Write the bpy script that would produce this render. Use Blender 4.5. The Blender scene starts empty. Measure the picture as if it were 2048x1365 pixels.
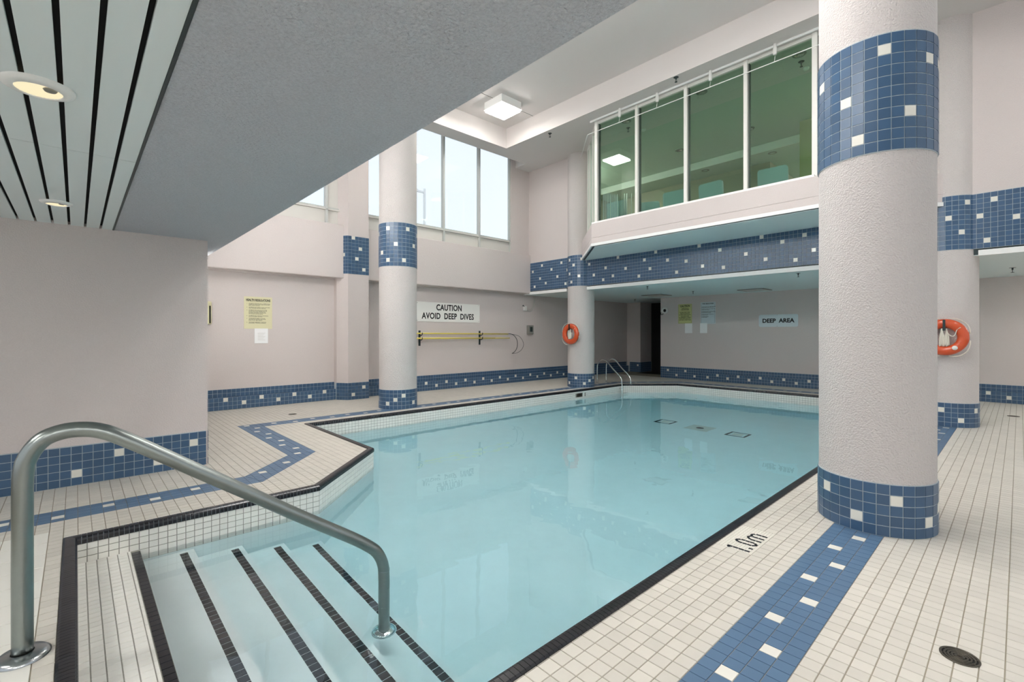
import bpy, math, random
from mathutils import Vector, Matrix
from mathutils.geometry import tessellate_polygon
random.seed(7)
C = bpy.context.scene
COL = C.collection
PI = math.pi

# ------------------------------------------------------------------ camera
F, YAW, CX, CY, H = 941.0, 0.8234, 1024.0, 668.8, 1.55
cam_d = bpy.data.cameras.new('camera')
cam_d.sensor_width = 36.0
cam_d.lens = F * 36.0 / 2048.0
cam_d.shift_y = -(682.5 - CY) / 2048.0
cam_d.clip_start = 0.02
cam_d.clip_end = 500
cam = bpy.data.objects.new('camera', cam_d)
COL.objects.link(cam)
cam.location = (0, 0, H)
cam.rotation_euler = (PI / 2, 0, YAW - PI / 2)
C.camera = cam
FW = (math.cos(YAW), math.sin(YAW)); RT = (math.sin(YAW), -math.cos(YAW))

def proj(p):
    w = p[0] * FW[0] + p[1] * FW[1]
    if w < 0.15: return None
    return (CX + F * (p[0] * RT[0] + p[1] * RT[1]) / w, CY - F * (p[2] - H) / w)

# ------------------------------------------------------------------ world, exposure
SKY = 1.88
FILL_MAIN = 52.0
DOWNLIGHT = 1.2
FILL_SOFT = 36.0
FILL_NEAR = 33.0
C.view_settings.view_transform = 'Standard'
C.view_settings.look = 'None'
C.view_settings.exposure = -0.2
C.view_settings.gamma = 1.0
C.view_settings.use_curve_mapping = False
world = bpy.data.worlds.new('world'); C.world = world; world.use_nodes = True
wn = world.node_tree; wn.nodes.clear()
wo = wn.nodes.new('ShaderNodeOutputWorld'); wb = wn.nodes.new('ShaderNodeBackground')
wt = wn.nodes.new('ShaderNodeTexCoord'); wx = wn.nodes.new('ShaderNodeSeparateXYZ')
wr = wn.nodes.new('ShaderNodeValToRGB')
wr.color_ramp.elements[0].position = 0.0; wr.color_ramp.elements[0].color = (0.60, 0.63, 0.66, 1)
wr.color_ramp.elements[1].position = 0.9; wr.color_ramp.elements[1].color = (0.56, 0.63, 0.74, 1)
e = wr.color_ramp.elements.new(0.2); e.color = (0.62, 0.66, 0.71, 1)
wn.links.new(wt.outputs['Generated'], wx.inputs[0]); wn.links.new(wx.outputs['Z'], wr.inputs[0])
wn.links.new(wr.outputs[0], wb.inputs[0]); wb.inputs[1].default_value = SKY
wn.links.new(wb.outputs[0], wo.inputs[0])
cy = C.cycles
cy.max_bounces = 12; cy.diffuse_bounces = 6; cy.glossy_bounces = 5; cy.transmission_bounces = 8
cy.transparent_max_bounces = 12; cy.volume_bounces = 0
cy.caustics_reflective = False; cy.caustics_refractive = True
cy.sample_clamp_indirect = 80.0; cy.blur_glossy = 0.5
cy.use_denoising = True; cy.use_light_tree = True

# ------------------------------------------------------------------ materials
def S(r, g, b):
    def f(c):
        c /= 255.0
        return c / 12.92 if c <= 0.04045 else ((c + 0.055) / 1.055) ** 2.4
    return (f(r), f(g), f(b), 1.0)

MATS = {}
def mat(name, col, rough=0.5, metal=0.0, bump=0.0, bscale=60.0, vary=0.0, tile=0.0, spec=0.5, stain=0.0, grain=0.0, detail=3.0, coat=0.0):
    """procedural material: object-space noise for colour grain / relief, per-tile variation through island + object random"""
    m = bpy.data.materials.new(name); m.use_nodes = True; MATS[name] = m
    nt = m.node_tree; N = nt.nodes; L = nt.links
    b = N['Principled BSDF']
    b.inputs['Roughness'].default_value = rough; b.inputs['Metallic'].default_value = metal
    b.inputs['Specular IOR Level'].default_value = spec
    b.inputs['Coat Weight'].default_value = coat
    geo = N.new('ShaderNodeNewGeometry')
    mp = N.new('ShaderNodeMapping'); L.new(geo.outputs['Position'], mp.inputs[0])
    cur = None
    rgb = N.new('ShaderNodeRGB'); rgb.outputs[0].default_value = col; cur = rgb.outputs[0]
    def mul(fac_socket, lo, hi):
        nonlocal cur
        mr = N.new('ShaderNodeMapRange'); L.new(fac_socket, mr.inputs[0]); mr.inputs[3].default_value = lo; mr.inputs[4].default_value = hi
        vm = N.new('ShaderNodeVectorMath'); vm.operation = 'SCALE'
        L.new(cur, vm.inputs[0]); L.new(mr.outputs[0], vm.inputs['Scale']); cur = vm.outputs[0]
    if tile:
        oi = N.new('ShaderNodeObjectInfo')
        ad = N.new('ShaderNodeMath'); ad.operation = 'ADD'; L.new(oi.outputs['Random'], ad.inputs[0]); L.new(geo.outputs['Random Per Island'], ad.inputs[1])
        fr = N.new('ShaderNodeMath'); fr.operation = 'FRACT'; L.new(ad.outputs[0], fr.inputs[0])
        mul(fr.outputs[0], 1 - tile, 1 + tile)
    if vary:
        n1 = N.new('ShaderNodeTexNoise'); n1.inputs['Scale'].default_value = 0.9; n1.inputs['Detail'].default_value = 5; L.new(mp.outputs[0], n1.inputs['Vector'])
        mul(n1.outputs[0], 1 - vary, 1 + vary)
    if grain:
        n2 = N.new('ShaderNodeTexNoise'); n2.inputs['Scale'].default_value = bscale * 1.3; n2.inputs['Detail'].default_value = 4; L.new(mp.outputs[0], n2.inputs['Vector'])
        mul(n2.outputs[0], 1 - grain, 1 + grain)
    if stain:
        n3 = N.new('ShaderNodeTexNoise'); n3.inputs['Scale'].default_value = 3.5; n3.inputs['Detail'].default_value = 8; n3.inputs['Roughness'].default_value = 0.7
        L.new(mp.outputs[0], n3.inputs['Vector'])
        mul(n3.outputs[0], 1 - stain, 1 + stain)
    L.new(cur, b.inputs['Base Color'])
    if bump:
        nb = N.new('ShaderNodeTexNoise'); nb.inputs['Scale'].default_value = bscale; nb.inputs['Detail'].default_value = detail
        L.new(mp.outputs[0], nb.inputs['Vector'])
        bp = N.new('ShaderNodeBump'); bp.inputs['Strength'].default_value = bump; bp.inputs['Distance'].default_value = 0.016 if bump >= 0.9 else 0.01
        L.new(nb.outputs[0], bp.inputs['Height']); L.new(bp.outputs[0], b.inputs['Normal'])
    return m

plaster = mat('stucco_plaster', S(206, 197, 194), 0.9, bump=0.55, bscale=75, vary=0.03, grain=0.05, spec=0.2)
plaster_col = mat('stucco_column', S(208, 202, 199), 0.9, bump=1.0, bscale=78, vary=0.02, grain=0.06, spec=0.2)
plaster_grey = mat('stucco_grey_soffit', S(188, 190, 196), 0.95, bump=1.0, bscale=62, grain=0.18, spec=0.1)
ceil_white = mat('ceiling_paint', S(212, 206, 203), 0.9, bump=0.25, bscale=90, vary=0.02)
slat_m = mat('slat_enamel', S(218, 226, 227), 0.45, bump=0.03, bscale=25)
soffit_slat = mat('soffit_board', S(222, 234, 234), 0.5)
white_trim = mat('white_metal_trim', S(232, 232, 230), 0.35)
frame_m = mat('window_frame_paint', S(225, 224, 218), 0.4)
frame_dark = mat('frame_gasket', S(70, 76, 74), 0.5)
win_frame = mat('backlit_window_frame', S(186, 188, 185), 0.4)  # window frame paint darkened in its base colour to read as backlit
panel_grey = mat('spandrel_panel', S(205, 202, 196), 0.6)
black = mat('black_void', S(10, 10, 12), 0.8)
cream = mat('cream_tile', S(204, 199, 189), 0.38, tile=0.05, vary=0.05, stain=0.05, bump=0.05, bscale=40)
cream_land = mat('white_landing_tile', S(226, 224, 216), 0.35, tile=0.02, vary=0.03)
grout_floor = mat('brown_floor_grout', S(150, 142, 126), 0.95, stain=0.2)
grout_light = mat('light_grout', S(176, 186, 192), 0.9)
grout_pool = mat('grey_pool_grout', S(140, 139, 130), 0.9)
blue_floor = mat('blue_floor_tile', S(82, 110, 139), 0.4, tile=0.05, vary=0.05, stain=0.06)
blue_wall = mat('blue_glazed_tile', S(60, 89, 119), 0.28, tile=0.10, vary=0.04)
white_glazed = mat('white_glazed_tile', S(226, 224, 214), 0.15, tile=0.03)
white_floor = mat('white_floor_tile', S(224, 220, 210), 0.35, tile=0.02)
pool_tile = mat('white_pool_tile', S(234, 232, 226), 0.22, tile=0.03, vary=0.03)
black_tile = mat('black_coping_tile', S(30, 31, 36), 0.22, tile=0.3, stain=0.25)
pool_plaster = mat('pool_plaster', S(240, 248, 248), 0.8, vary=0.04, stain=0.06)
steel = mat('stainless_steel', (0.42, 0.44, 0.45, 1), 0.24, metal=1.0, bump=0.03, bscale=120)
dull_steel = mat('weathered_steel_rail', (0.27, 0.295, 0.285, 1), 0.30, metal=1.0, bump=0.06, bscale=90, stain=0.2)
chrome = mat('polished_steel', (0.7, 0.7, 0.7, 1), 0.12, metal=1.0)
bronze = mat('cast_bronze_drain', (0.10, 0.09, 0.07, 1), 0.4, metal=0.8, stain=0.5)
dark_hole = mat('dark_recess', S(16, 18, 16), 0.9)
orange = mat('orange_ring_plastic', S(205, 80, 38), 0.3, vary=0.05, coat=0.3)
rope = mat('white_rope', S(228, 222, 208), 0.9, bump=0.6, bscale=300)
sign_white = mat('sign_white', S(232, 231, 226), 0.5)
sign_cream = mat('sign_cream', S(214, 209, 172), 0.5)
sign_yellow = mat('sign_yellow', S(200, 203, 140), 0.5)
sign_grey = mat('sign_pale', S(206, 216, 220), 0.5)
paper = mat('paper', S(236, 236, 236), 0.8)
ink = mat('ink', S(18, 18, 20), 0.6)
ink_soft = mat('ink_faded', S(70, 70, 66), 0.7)
yellow_pole = mat('yellow_pole', S(222, 205, 96), 0.4)
grey_box = mat('grey_box_metal', S(128, 128, 122), 0.5)
white_plastic = mat('white_plastic', S(222, 222, 218), 0.4)
dark_metal = mat('dark_metal', S(45, 58, 60), 0.4, metal=0.4)
cable_m = mat('cable', S(200, 198, 190), 0.6)
gym_grey = mat('grey_upholstery', S(178, 186, 196), 0.7, bump=0.1)
desk_m = mat('pale_tabletop', S(215, 225, 215), 0.4)
olive = mat('olive_wall', S(160, 160, 110), 0.9)
mezz_ceil = mat('lounge_ceiling', S(190, 204, 192), 0.9)
mezz_wall = mat('lounge_wall', S(176, 168, 152), 0.9)
mezz_floor = mat('lounge_floor', S(120, 110, 100), 0.8)
ground_m = mat('outdoor_concrete', S(170, 168, 160), 0.9, vary=0.1)
lamp_paint = mat('pale_pole_paint', S(250, 250, 250), 0.5)

def emit(name, col, strength):
    m = bpy.data.materials.new(name); m.use_nodes = True
    nt = m.node_tree; nt.nodes.clear()
    o = nt.nodes.new('ShaderNodeOutputMaterial'); e = nt.nodes.new('ShaderNodeEmission')
    e.inputs[0].default_value = col; e.inputs[1].default_value = strength
    nt.links.new(e.outputs[0], o.inputs[0]); return m
fill_white = emit('fill_diffuser', (1.0, 0.975, 0.945, 1), FILL_MAIN)  # emitters of the added fill lights; mid and warm belong to real fixtures
fill_soft = emit('fill_diffuser_soft', (1.0, 0.975, 0.945, 1), FILL_SOFT)
lamp_mid = emit('lamp_diffuser_mid', (1.0, 0.97, 0.92, 1), 44.0)
fill_lounge = emit('fill_diffuser_lounge', (1.0, 0.98, 0.94, 1), 120.0)
fill_low = emit('fill_diffuser_low', (1.0, 0.97, 0.92, 1), 17.0)
fill_near = emit('fill_diffuser_near', (1.0, 0.97, 0.93, 1), FILL_NEAR)
lamp_warm = emit('downlight_glow', (0.95, 0.84, 0.55, 1), DOWNLIGHT)

def glass_mat(name, tint, refl=0.06, edge=0.9):
    m = bpy.data.materials.new(name); m.use_nodes = True
    nt = m.node_tree; nt.nodes.clear(); N = nt.nodes; L = nt.links
    o = N.new('ShaderNodeOutputMaterial'); mx = N.new('ShaderNodeMixShader'); t = N.new('ShaderNodeBsdfTransparent'); g = N.new('ShaderNodeBsdfGlossy')
    lw = N.new('ShaderNodeLayerWeight'); lw.inputs[0].default_value = 0.5
    pw_ = N.new('ShaderNodeMath'); pw_.operation = 'POWER'; L.new(lw.outputs['Facing'], pw_.inputs[0]); pw_.inputs[1].default_value = 5.0
    fr = N.new('ShaderNodeMath'); fr.operation = 'MULTIPLY_ADD'; L.new(pw_.outputs[0], fr.inputs[0]); fr.inputs[1].default_value = edge; fr.inputs[2].default_value = refl
    t.inputs[0].default_value = tint; g.inputs['Roughness'].default_value = 0.0; g.inputs[0].default_value = (0.95, 1, 0.97, 1)
    L.new(fr.outputs[0], mx.inputs[0]); L.new(t.outputs[0], mx.inputs[1]); L.new(g.outputs[0], mx.inputs[2]); L.new(mx.outputs[0], o.inputs[0])
    return m
clear_glass = glass_mat('clear_window_glass', (0.97, 0.985, 0.98, 1), 0.03, 0.5)
green_glass = glass_mat('green_tinted_glass', (0.72, 0.87, 0.79, 1))

water_m = bpy.data.materials.new('pool_water'); water_m.use_nodes = True
nt = water_m.node_tree; nt.nodes.clear(); N = nt.nodes; L = nt.links
o = N.new('ShaderNodeOutputMaterial'); g = N.new('ShaderNodeBsdfGlass'); g.inputs['IOR'].default_value = 1.33; g.inputs['Roughness'].default_value = 0.0
va = N.new('ShaderNodeVolumeAbsorption'); va.inputs['Color'].default_value = (0.0, 0.79, 0.93, 1); va.inputs['Density'].default_value = 0.21
geo = N.new('ShaderNodeNewGeometry'); mp = N.new('ShaderNodeMapping'); mp.inputs['Scale'].default_value = (1, 1, 1)
nz = N.new('ShaderNodeTexNoise'); nz.inputs['Scale'].default_value = 2.2; nz.inputs['Detail'].default_value = 2.0
bp = N.new('ShaderNodeBump'); bp.inputs['Strength'].default_value = 0.22; bp.inputs['Distance'].default_value = 0.012
L.new(geo.outputs['Position'], mp.inputs[0]); L.new(mp.outputs[0], nz.inputs['Vector']); L.new(nz.outputs[0], bp.inputs['Height'])
L.new(bp.outputs[0], g.inputs['Normal']); L.new(g.outputs[0], o.inputs['Surface']); L.new(va.outputs[0], o.inputs['Volume'])

# ------------------------------------------------------------------ helpers
class MB:
    """collects faces; build() links them as ONE mesh object"""
    def __init__(s): s.v = []; s.f = []; s.m = []; s.sm = []
    def add(s, vs, fs, mi=0, smooth=False):
        b = len(s.v); s.v += [tuple(p) for p in vs]
        for f in fs: s.f.append([b + i for i in f]); s.m.append(mi); s.sm.append(smooth)
        return s
    def box(s, x0, x1, y0, y1, z0, z1, mi=0):
        v = [(x0, y0, z0), (x1, y0, z0), (x1, y1, z0), (x0, y1, z0), (x0, y0, z1), (x1, y0, z1), (x1, y1, z1), (x0, y1, z1)]
        return s.add(v, [(0, 3, 2, 1), (4, 5, 6, 7), (0, 1, 5, 4), (1, 2, 6, 5), (2, 3, 7, 6), (3, 0, 4, 7)], mi)
    def prism(s, poly, z0, z1, mi=0, cap=True):
        n = len(poly); v = [(x, y, z0) for x, y in poly] + [(x, y, z1) for x, y in poly]
        fs = [(i, (i + 1) % n, n + (i + 1) % n, n + i) for i in range(n)]
        if cap:
            tr = tessellate_polygon([[Vector((x, y, 0)) for x, y in poly]])
            area = sum(poly[i][0] * poly[(i + 1) % n][1] - poly[(i + 1) % n][0] * poly[i][1] for i in range(n))
            for a, b, c in tr:
                q = (poly[b][0] - poly[a][0]) * (poly[c][1] - poly[a][1]) - (poly[b][1] - poly[a][1]) * (poly[c][0] - poly[a][0])
                if q < 0: a, c = c, a
                fs.append((n + a, n + b, n + c)); fs.append((c, b, a))
            if area < 0: fs = [tuple(reversed(f)) if len(f) == 4 else f for f in fs]
        return s.add(v, fs, mi)
    def lathe(s, prof, c=(0, 0), n=32, mi=0, smooth=True, ax='z', base=(0, 0, 0)):
        """prof: (radius, height) pairs revolved about the axis through base"""
        v = []; fs = []; k = len(prof)
        for i in range(n):
            a = 2 * PI * i / n; ca, sa = math.cos(a), math.sin(a)
            for r, h in prof:
                if ax == 'z': p = (base[0] + r * ca, base[1] + r * sa, base[2] + h)
                elif ax == 'x': p = (base[0] + h, base[1] + r * ca, base[2] + r * sa)
                else: p = (base[0] + r * sa, base[1] + h, base[2] + r * ca)
                v.append(p)
        for i in range(n):
            j = (i + 1) % n
            for q in range(k - 1): fs.append((i * k + q, j * k + q, j * k + q + 1, i * k + q + 1))
        return s.add(v, fs, mi, smooth)
    def tube(s, pts, r, n=10, mi=0, cap=True, closed=False):
        pts = [Vector(p) for p in pts]; k = len(pts); v = []; fs = []; prev = None
        for i, p in enumerate(pts):
            if closed: t = pts[(i + 1) % k] - pts[i - 1]
            else: t = pts[min(i + 1, k - 1)] - pts[max(i - 1, 0)]
            t.normalize()
            if prev is None:
                u = t.orthogonal().normalized()
            else:
                u = (prev - t * prev.dot(t)).normalized()
            prev = u; w = t.cross(u); rr = r[i] if isinstance(r, (list, tuple)) else r
            for j in range(n):
                a = 2 * PI * j / n; v.append(p + u * (rr * math.cos(a)) + w * (rr * math.sin(a)))
        for i in range(k if closed else k - 1):
            i2 = (i + 1) % k
            for j in range(n):
                j2 = (j + 1) % n; fs.append((i * n + j, i * n + j2, i2 * n + j2, i2 * n + j))
        if cap and not closed: fs.append(tuple(range(n - 1, -1, -1))); fs.append(tuple((k - 1) * n + j for j in range(n)))
        return s.add(v, fs, mi, True)
    def build(s, name, mats, parent=None, loc=None):
        me = bpy.data.meshes.new(name)
        me.from_pydata(s.v, [], s.f)
        for m in (mats if isinstance(mats, (list, tuple)) else [mats]): me.materials.append(m)
        me.polygons.foreach_set('material_index', s.m); me.polygons.foreach_set('use_smooth', s.sm)
        me.update()
        o = bpy.data.objects.new(name, me); COL.objects.link(o)
        if parent is not None: o.parent = parent
        if loc: o.location = loc
        return o

def bevel(o, w=0.004, seg=2):
    m = o.modifiers.new('bevel', 'BEVEL'); m.width = w; m.segments = seg; m.limit_method = 'ANGLE'; return o
def tag(o, label, cat=None, group=None, kind=None):
    o['label'] = label
    if cat: o['category'] = cat
    if group: o['group'] = group
    if kind: o['kind'] = kind
    return o
def empty(name, loc=(0, 0, 0), rz=0):
    o = bpy.data.objects.new(name, None); COL.objects.link(o); o.location = loc; o.rotation_euler = (0, 0, rz); o.empty_display_size = 0.1
    return o
def smooth_path(pts, n=6):
    """Catmull-Rom through pts"""
    P = [Vector(p) for p in pts]; P = [P[0]] + P + [P[-1]]; out = []
    for i in range(1, len(P) - 2):
        for k in range(n):
            t = k / n; a, b, c, d = P[i - 1], P[i], P[i + 1], P[i + 2]
            out.append(0.5 * ((2 * b) + (c - a) * t + (2 * a - 5 * b + 4 * c - d) * t * t + (3 * b - a - 3 * c + d) * t ** 3))
    out.append(P[-2]); return out
def round_path(pts, r, n=6):
    """polyline with rounded corners"""
    P = [Vector(p) for p in pts]; out = [P[0]]
    for i in range(1, len(P) - 1):
        a = (P[i - 1] - P[i]); b = (P[i + 1] - P[i]); rr = min(r, a.length * 0.49, b.length * 0.49)
        a = P[i] + a.normalized() * rr; b = P[i] + b.normalized() * rr
        for k in range(n + 1):
            t = k / n; out.append((1 - t) ** 2 * a + 2 * t * (1 - t) * P[i] + t * t * b)
    out.append(P[-1]); return out

def text(name, body, size, loc, rot, m, parent, align='CENTER', ext=0.0006, sx=1.0, off=0.0, sp=1.0, ls=1.0):
    cu = bpy.data.curves.new(name, 'FONT'); cu.body = body; cu.size = size; cu.align_x = align; cu.align_y = 'CENTER'
    cu.extrude = ext; cu.offset = off; cu.resolution_u = 3; cu.space_character = sp; cu.space_line = ls
    cu.materials.append(m)
    t_ = bpy.data.objects.new('tmp_text', cu); COL.objects.link(t_)
    me = bpy.data.meshes.new_from_object(t_); me.name = name
    bpy.data.objects.remove(t_); o = bpy.data.objects.new(name, me); COL.objects.link(o)
    o.location = loc; o.rotation_euler = rot; o.scale = (sx, 1, 1)
    if parent: o.parent = parent
    return o

# ---- tiles: every cell is (polygon of 3-D points seen from outside counter-clockwise, outward normal, material key)
TM = {'c': cream, 'l': cream_land, 'b': blue_floor, 'w': white_floor, 'B': blue_wall, 'W': white_glazed, 'p': pool_tile, 'k': black_tile}
MESH_CACHE = {}
def px_size(poly, n):
    c = [sum(p[i] for p in poly) / len(poly) for i in range(3)]
    if n[0] * (0 - c[0]) + n[1] * (0 - c[1]) + n[2] * (H - c[2]) <= 0: return 0
    q = [proj(p) for p in poly]
    if any(a is None for a in q): return 0
    mx = sum(a[0] for a in q) / len(q); my = sum(a[1] for a in q) / len(q)
    if not (-5 < mx < 2053 and -5 < my < 1370): return 0
    ar = abs(sum(q[i][0] * q[(i + 1) % len(q)][1] - q[(i + 1) % len(q)][0] * q[i][1] for i in range(len(q)))) / 2
    return math.sqrt(ar)
def tile_geo(poly, n, gap, th, mi, mb, org=None):
    """a slab inset by half a joint with a slightly smaller face, so each has its own edge"""
    k = len(poly); P = [Vector(p) for p in poly]; n = Vector(n)
    def inset(d):
        out = []
        for i in range(k):
            a = P[i - 1]; b = P[i]; c = P[(i + 1) % k]
            e1 = (b - a); e2 = (c - b)
            if e1.length < 1e-6 or e2.length < 1e-6: return None
            e1.normalize(); e2.normalize()
            n1 = n.cross(e1); n2 = n.cross(e2); m = n1 + n2; L2 = m.dot(n1)
            if abs(L2) < 0.12: m = n1; L2 = 1
            out.append(b + m * (d / L2))
        return out
    lo = inset(gap / 2); hi = inset(gap / 2 + th * 0.35)
    if lo is None or hi is None: return False
    hi = [p + n * th for p in hi]
    vs = lo + hi
    if org is not None: vs = [p - org for p in vs]
    mb.add(vs, [tuple(range(k, 2 * k))] + [(i, (i + 1) % k, k + (i + 1) % k, k + i) for i in range(k)], mi)
    return True
def poly_area(P):
    a = Vector((0, 0, 0))
    for i in range(1, len(P) - 1): a += (Vector(P[i]) - Vector(P[0])).cross(Vector(P[i + 1]) - Vector(P[0]))
    return a.length / 2
def tiles(parent, cells, name='tile', gap=0.005, th=0.004, limit=300, minpx=9.0):
    cells = [c for c in cells if poly_area(c[0]) > (gap * 2.2) ** 2]
    sc = sorted(((px_size(c[0], c[1]), i) for i, c in enumerate(cells)), reverse=True)
    single = set(i for s_, i in sc[:limit] if s_ >= minpx)
    rest = MB(); keys = sorted(set(c[2] for c in cells))
    for i, (poly, n, mk) in enumerate(cells):
        if i in single:
            org = Vector(poly[0])
            key = (mk, gap, th, tuple(tuple(round((p[j] - org[j]) * 5000) for j in range(3)) for p in poly), tuple(round(q * 100) for q in n))
            me = MESH_CACHE.get(key)
            if me is None:
                mb = MB()
                if not tile_geo(poly, n, gap, th, 0, mb, org): continue
                me = bpy.data.meshes.new(name); me.from_pydata(mb.v, [], mb.f); me.materials.append(TM[mk]); me.update(); MESH_CACHE[key] = me
            o = bpy.data.objects.new(name, me); COL.objects.link(o); o.location = org; o.parent = parent
        else:
            tile_geo(poly, n, gap, th, keys.index(mk), rest)
    if rest.f:
        o = rest.build(name, [TM[k] for k in keys], parent); o['kind'] = 'stuff'
    return single

def grid_wall(P0, U, n, u0, us, nu, zs, key):
    """cells of an upright wall: P0 + U*u, rows between zs; key(i, row) -> material"""
    out = []
    for i in range(nu):
        a = u0 + us * i; b = a + us
        for r in range(len(zs) - 1):
            A = (P0[0] + U[0] * a, P0[1] + U[1] * a); B = (P0[0] + U[0] * b, P0[1] + U[1] * b)
            q = [(A[0], A[1], zs[r]), (B[0], B[1], zs[r]), (B[0], B[1], zs[r + 1]), (A[0], A[1], zs[r + 1])]
            # keep counter-clockwise as seen against the normal
            c = (Vector(q[1]) - Vector(q[0])).cross(Vector(q[2]) - Vector(q[1]))
            if c.dot(Vector(n)) < 0: q.reverse()
            k = key(i, r)
            if k: out.append((q, n, k))
    return out
def rng(a, b, s): return [a + s * i for i in range(int(round((b - a) / s)) + 1)]

# 2-D clipping of tiles against the stripes and the pool
def half(poly, a, b, keep):
    """part of poly left (keep=1) or right (keep=-1) of line a->b"""
    out = []; n = len(poly)
    d = [((b[0] - a[0]) * (p[1] - a[1]) - (b[1] - a[1]) * (p[0] - a[0])) * keep for p in poly]
    for i in range(n):
        p, q, dp, dq = poly[i], poly[(i + 1) % n], d[i], d[(i + 1) % n]
        if dp >= -1e-9: out.append(p)
        if (dp > 1e-9 and dq < -1e-9) or (dp < -1e-9 and dq > 1e-9):
            t = dp / (dp - dq); out.append((p[0] + (q[0] - p[0]) * t, p[1] + (q[1] - p[1]) * t))
    return out
def area2(p): return abs(sum(p[i][0] * p[(i + 1) % len(p)][1] - p[(i + 1) % len(p)][0] * p[i][1] for i in range(len(p)))) / 2 if len(p) > 2 else 0
def inter(poly, Q):
    for i in range(len(Q)):
        poly = half(poly, Q[i], Q[(i + 1) % len(Q)], 1)
        if len(poly) < 3: return []
    return poly if area2(poly) > 1e-5 else []
def bb_hit(a, q):
    return not (a[1] <= q[0] + 1e-6 or a[0] >= q[1] - 1e-6 or a[3] <= q[2] + 1e-6 or a[2] >= q[3] - 1e-6)
def bbox(p): return (min(x for x, y in p), max(x for x, y in p), min(y for x, y in p), max(y for x, y in p))
def subtract(polys, Q):
    out = []
    qb = bbox(Q)
    for P in polys:
        if not bb_hit(bbox(P), qb) or not inter(P, Q): out.append(P); continue
        rem = P
        for i in range(len(Q)):
            o_ = half(rem, Q[i], Q[(i + 1) % len(Q)], -1)
            if area2(o_) > 2e-5: out.append(o_)
            rem = half(rem, Q[i], Q[(i + 1) % len(Q)], 1)
            if len(rem) < 3: break
    return out

# ------------------------------------------------------------------ plan data
T = 0.0825
GX0, GY0 = 0.012, 1.036
POOL = [(0.0, 1.605), (13.65, 1.605), (13.65, 7.20), (12.40, 8.31), (2.955, 8.31), (2.955, 5.95), (1.815, 4.843), (0.0, 4.843)]
def offset_poly(P, d):
    out = []; n = len(P)
    for i in range(n):
        a, b, c = Vector(P[i - 1]), Vector(P[i]), Vector(P[(i + 1) % n])
        e1 = (b - a).normalized(); e2 = (c - b).normalized()
        n1 = Vector((e1.y, -e1.x)); n2 = Vector((e2.y, -e2.x)); m = n1 + n2
        out.append(tuple(b + m * (d / m.dot(n1))))
    return out
POUT = offset_poly(POOL, 0.071)
WATER_Z = -0.24
def pool_z(x): return -1.24 - 0.41 * max(0.0, (x - 2.955)) / 10.695

# ------------------------------------------------------------------ outdoors
gnd = MB().box(-60, 80, 11.6, 120, -0.7, -0.6).build('ground', ground_m); tag(gnd, 'pale concrete ground outside the windows', kind='structure')

# ------------------------------------------------------------------ floor
floor_out = [(-4, -4), (20, -4), (20, 11.4), (-4, 11.4)]
fl = MB()
pts = [Vector((x, y, 0)) for x, y in floor_out + POUT]
tri = tessellate_polygon([[Vector((x, y, 0)) for x, y in floor_out], [Vector((x, y, 0)) for x, y in POUT]])
fl.add([(p.x, p.y, -0.004) for p in pts], [t if (pts[t[1]] - pts[t[0]]).cross(pts[t[2]] - pts[t[0]]).z > 0 else (t[2], t[1], t[0]) for t in tri])
floor = fl.build('floor', grout_floor); tag(floor, 'cream tiled pool deck with a blue stripe border', kind='structure')

Q_right = [(-1.6, 0.706), (14.48, 0.706), (14.48, 1.036), (-1.6, 1.036)]
Q_far = [(14.15, 1.036), (14.48, 1.036), (14.48, 7.5), (14.15, 7.36)]
Q_ch = [(14.15, 7.36), (14.48, 7.5), (12.86, 8.956), (12.72, 8.626)]
Q_left = [(2.322, 8.626), (12.72, 8.626), (12.86, 8.956), (2.322, 8.956)]
Q_vert = [(1.992, 6.372), (2.322, 6.32), (2.322, 8.956), (1.992, 8.956)]
Q_diag = [(1.35, 5.7385), (1.44, 5.4085), (2.322, 6.32), (1.992, 6.372)]
Q_near = [(-1.6, 5.4085), (1.44, 5.4085), (1.35, 5.7385), (-1.6, 5.7385)]
BLUES = [Q_right, Q_far, Q_ch, Q_left, Q_vert, Q_diag, Q_near]
x18 = POUT[6][0]
PA = [(POUT[0][0], POUT[0][1]), (x18, POUT[0][1]), (x18, POUT[6][1]), (POUT[7][0], POUT[7][1])]
PB = [(x18, POUT[0][1]), (POUT[5][0], POUT[0][1]), (POUT[5][0], POUT[5][1]), (x18, POUT[6][1])]
PC = [(POUT[5][0], POUT[0][1]), POUT[1], POUT[2], POUT[3], (POUT[5][0], POUT[3][1])]
LAND = [(-1.6, 2.0), (-0.153, 2.0), (-0.153, 5.161), (-1.6, 5.161)]
MOS = [(GX0 + 42 * T, GY0 + 3 * T), (GX0 + 48 * T, GY0 + 3 * T), (GX0 + 48 * T, GY0 + 6 * T), (GX0 + 42 * T, GY0 + 6 * T)]
HIDE = [[(-4, 6.6), (1.15, 6.6), (1.15, 11.14), (-4, 11.14)]]
CUTS = BLUES + [PA, PB, PC, LAND, MOS] + HIDE
CB = [bbox(q) for q in CUTS]
up = (0, 0, 1)
cells = []
i0, i1 = int((-1.6 - GX0) / T), int((15.45 - GX0) / T)
j0, j1 = int((-2.6 - GY0) / T), int((11.05 - GY0) / T)
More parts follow.
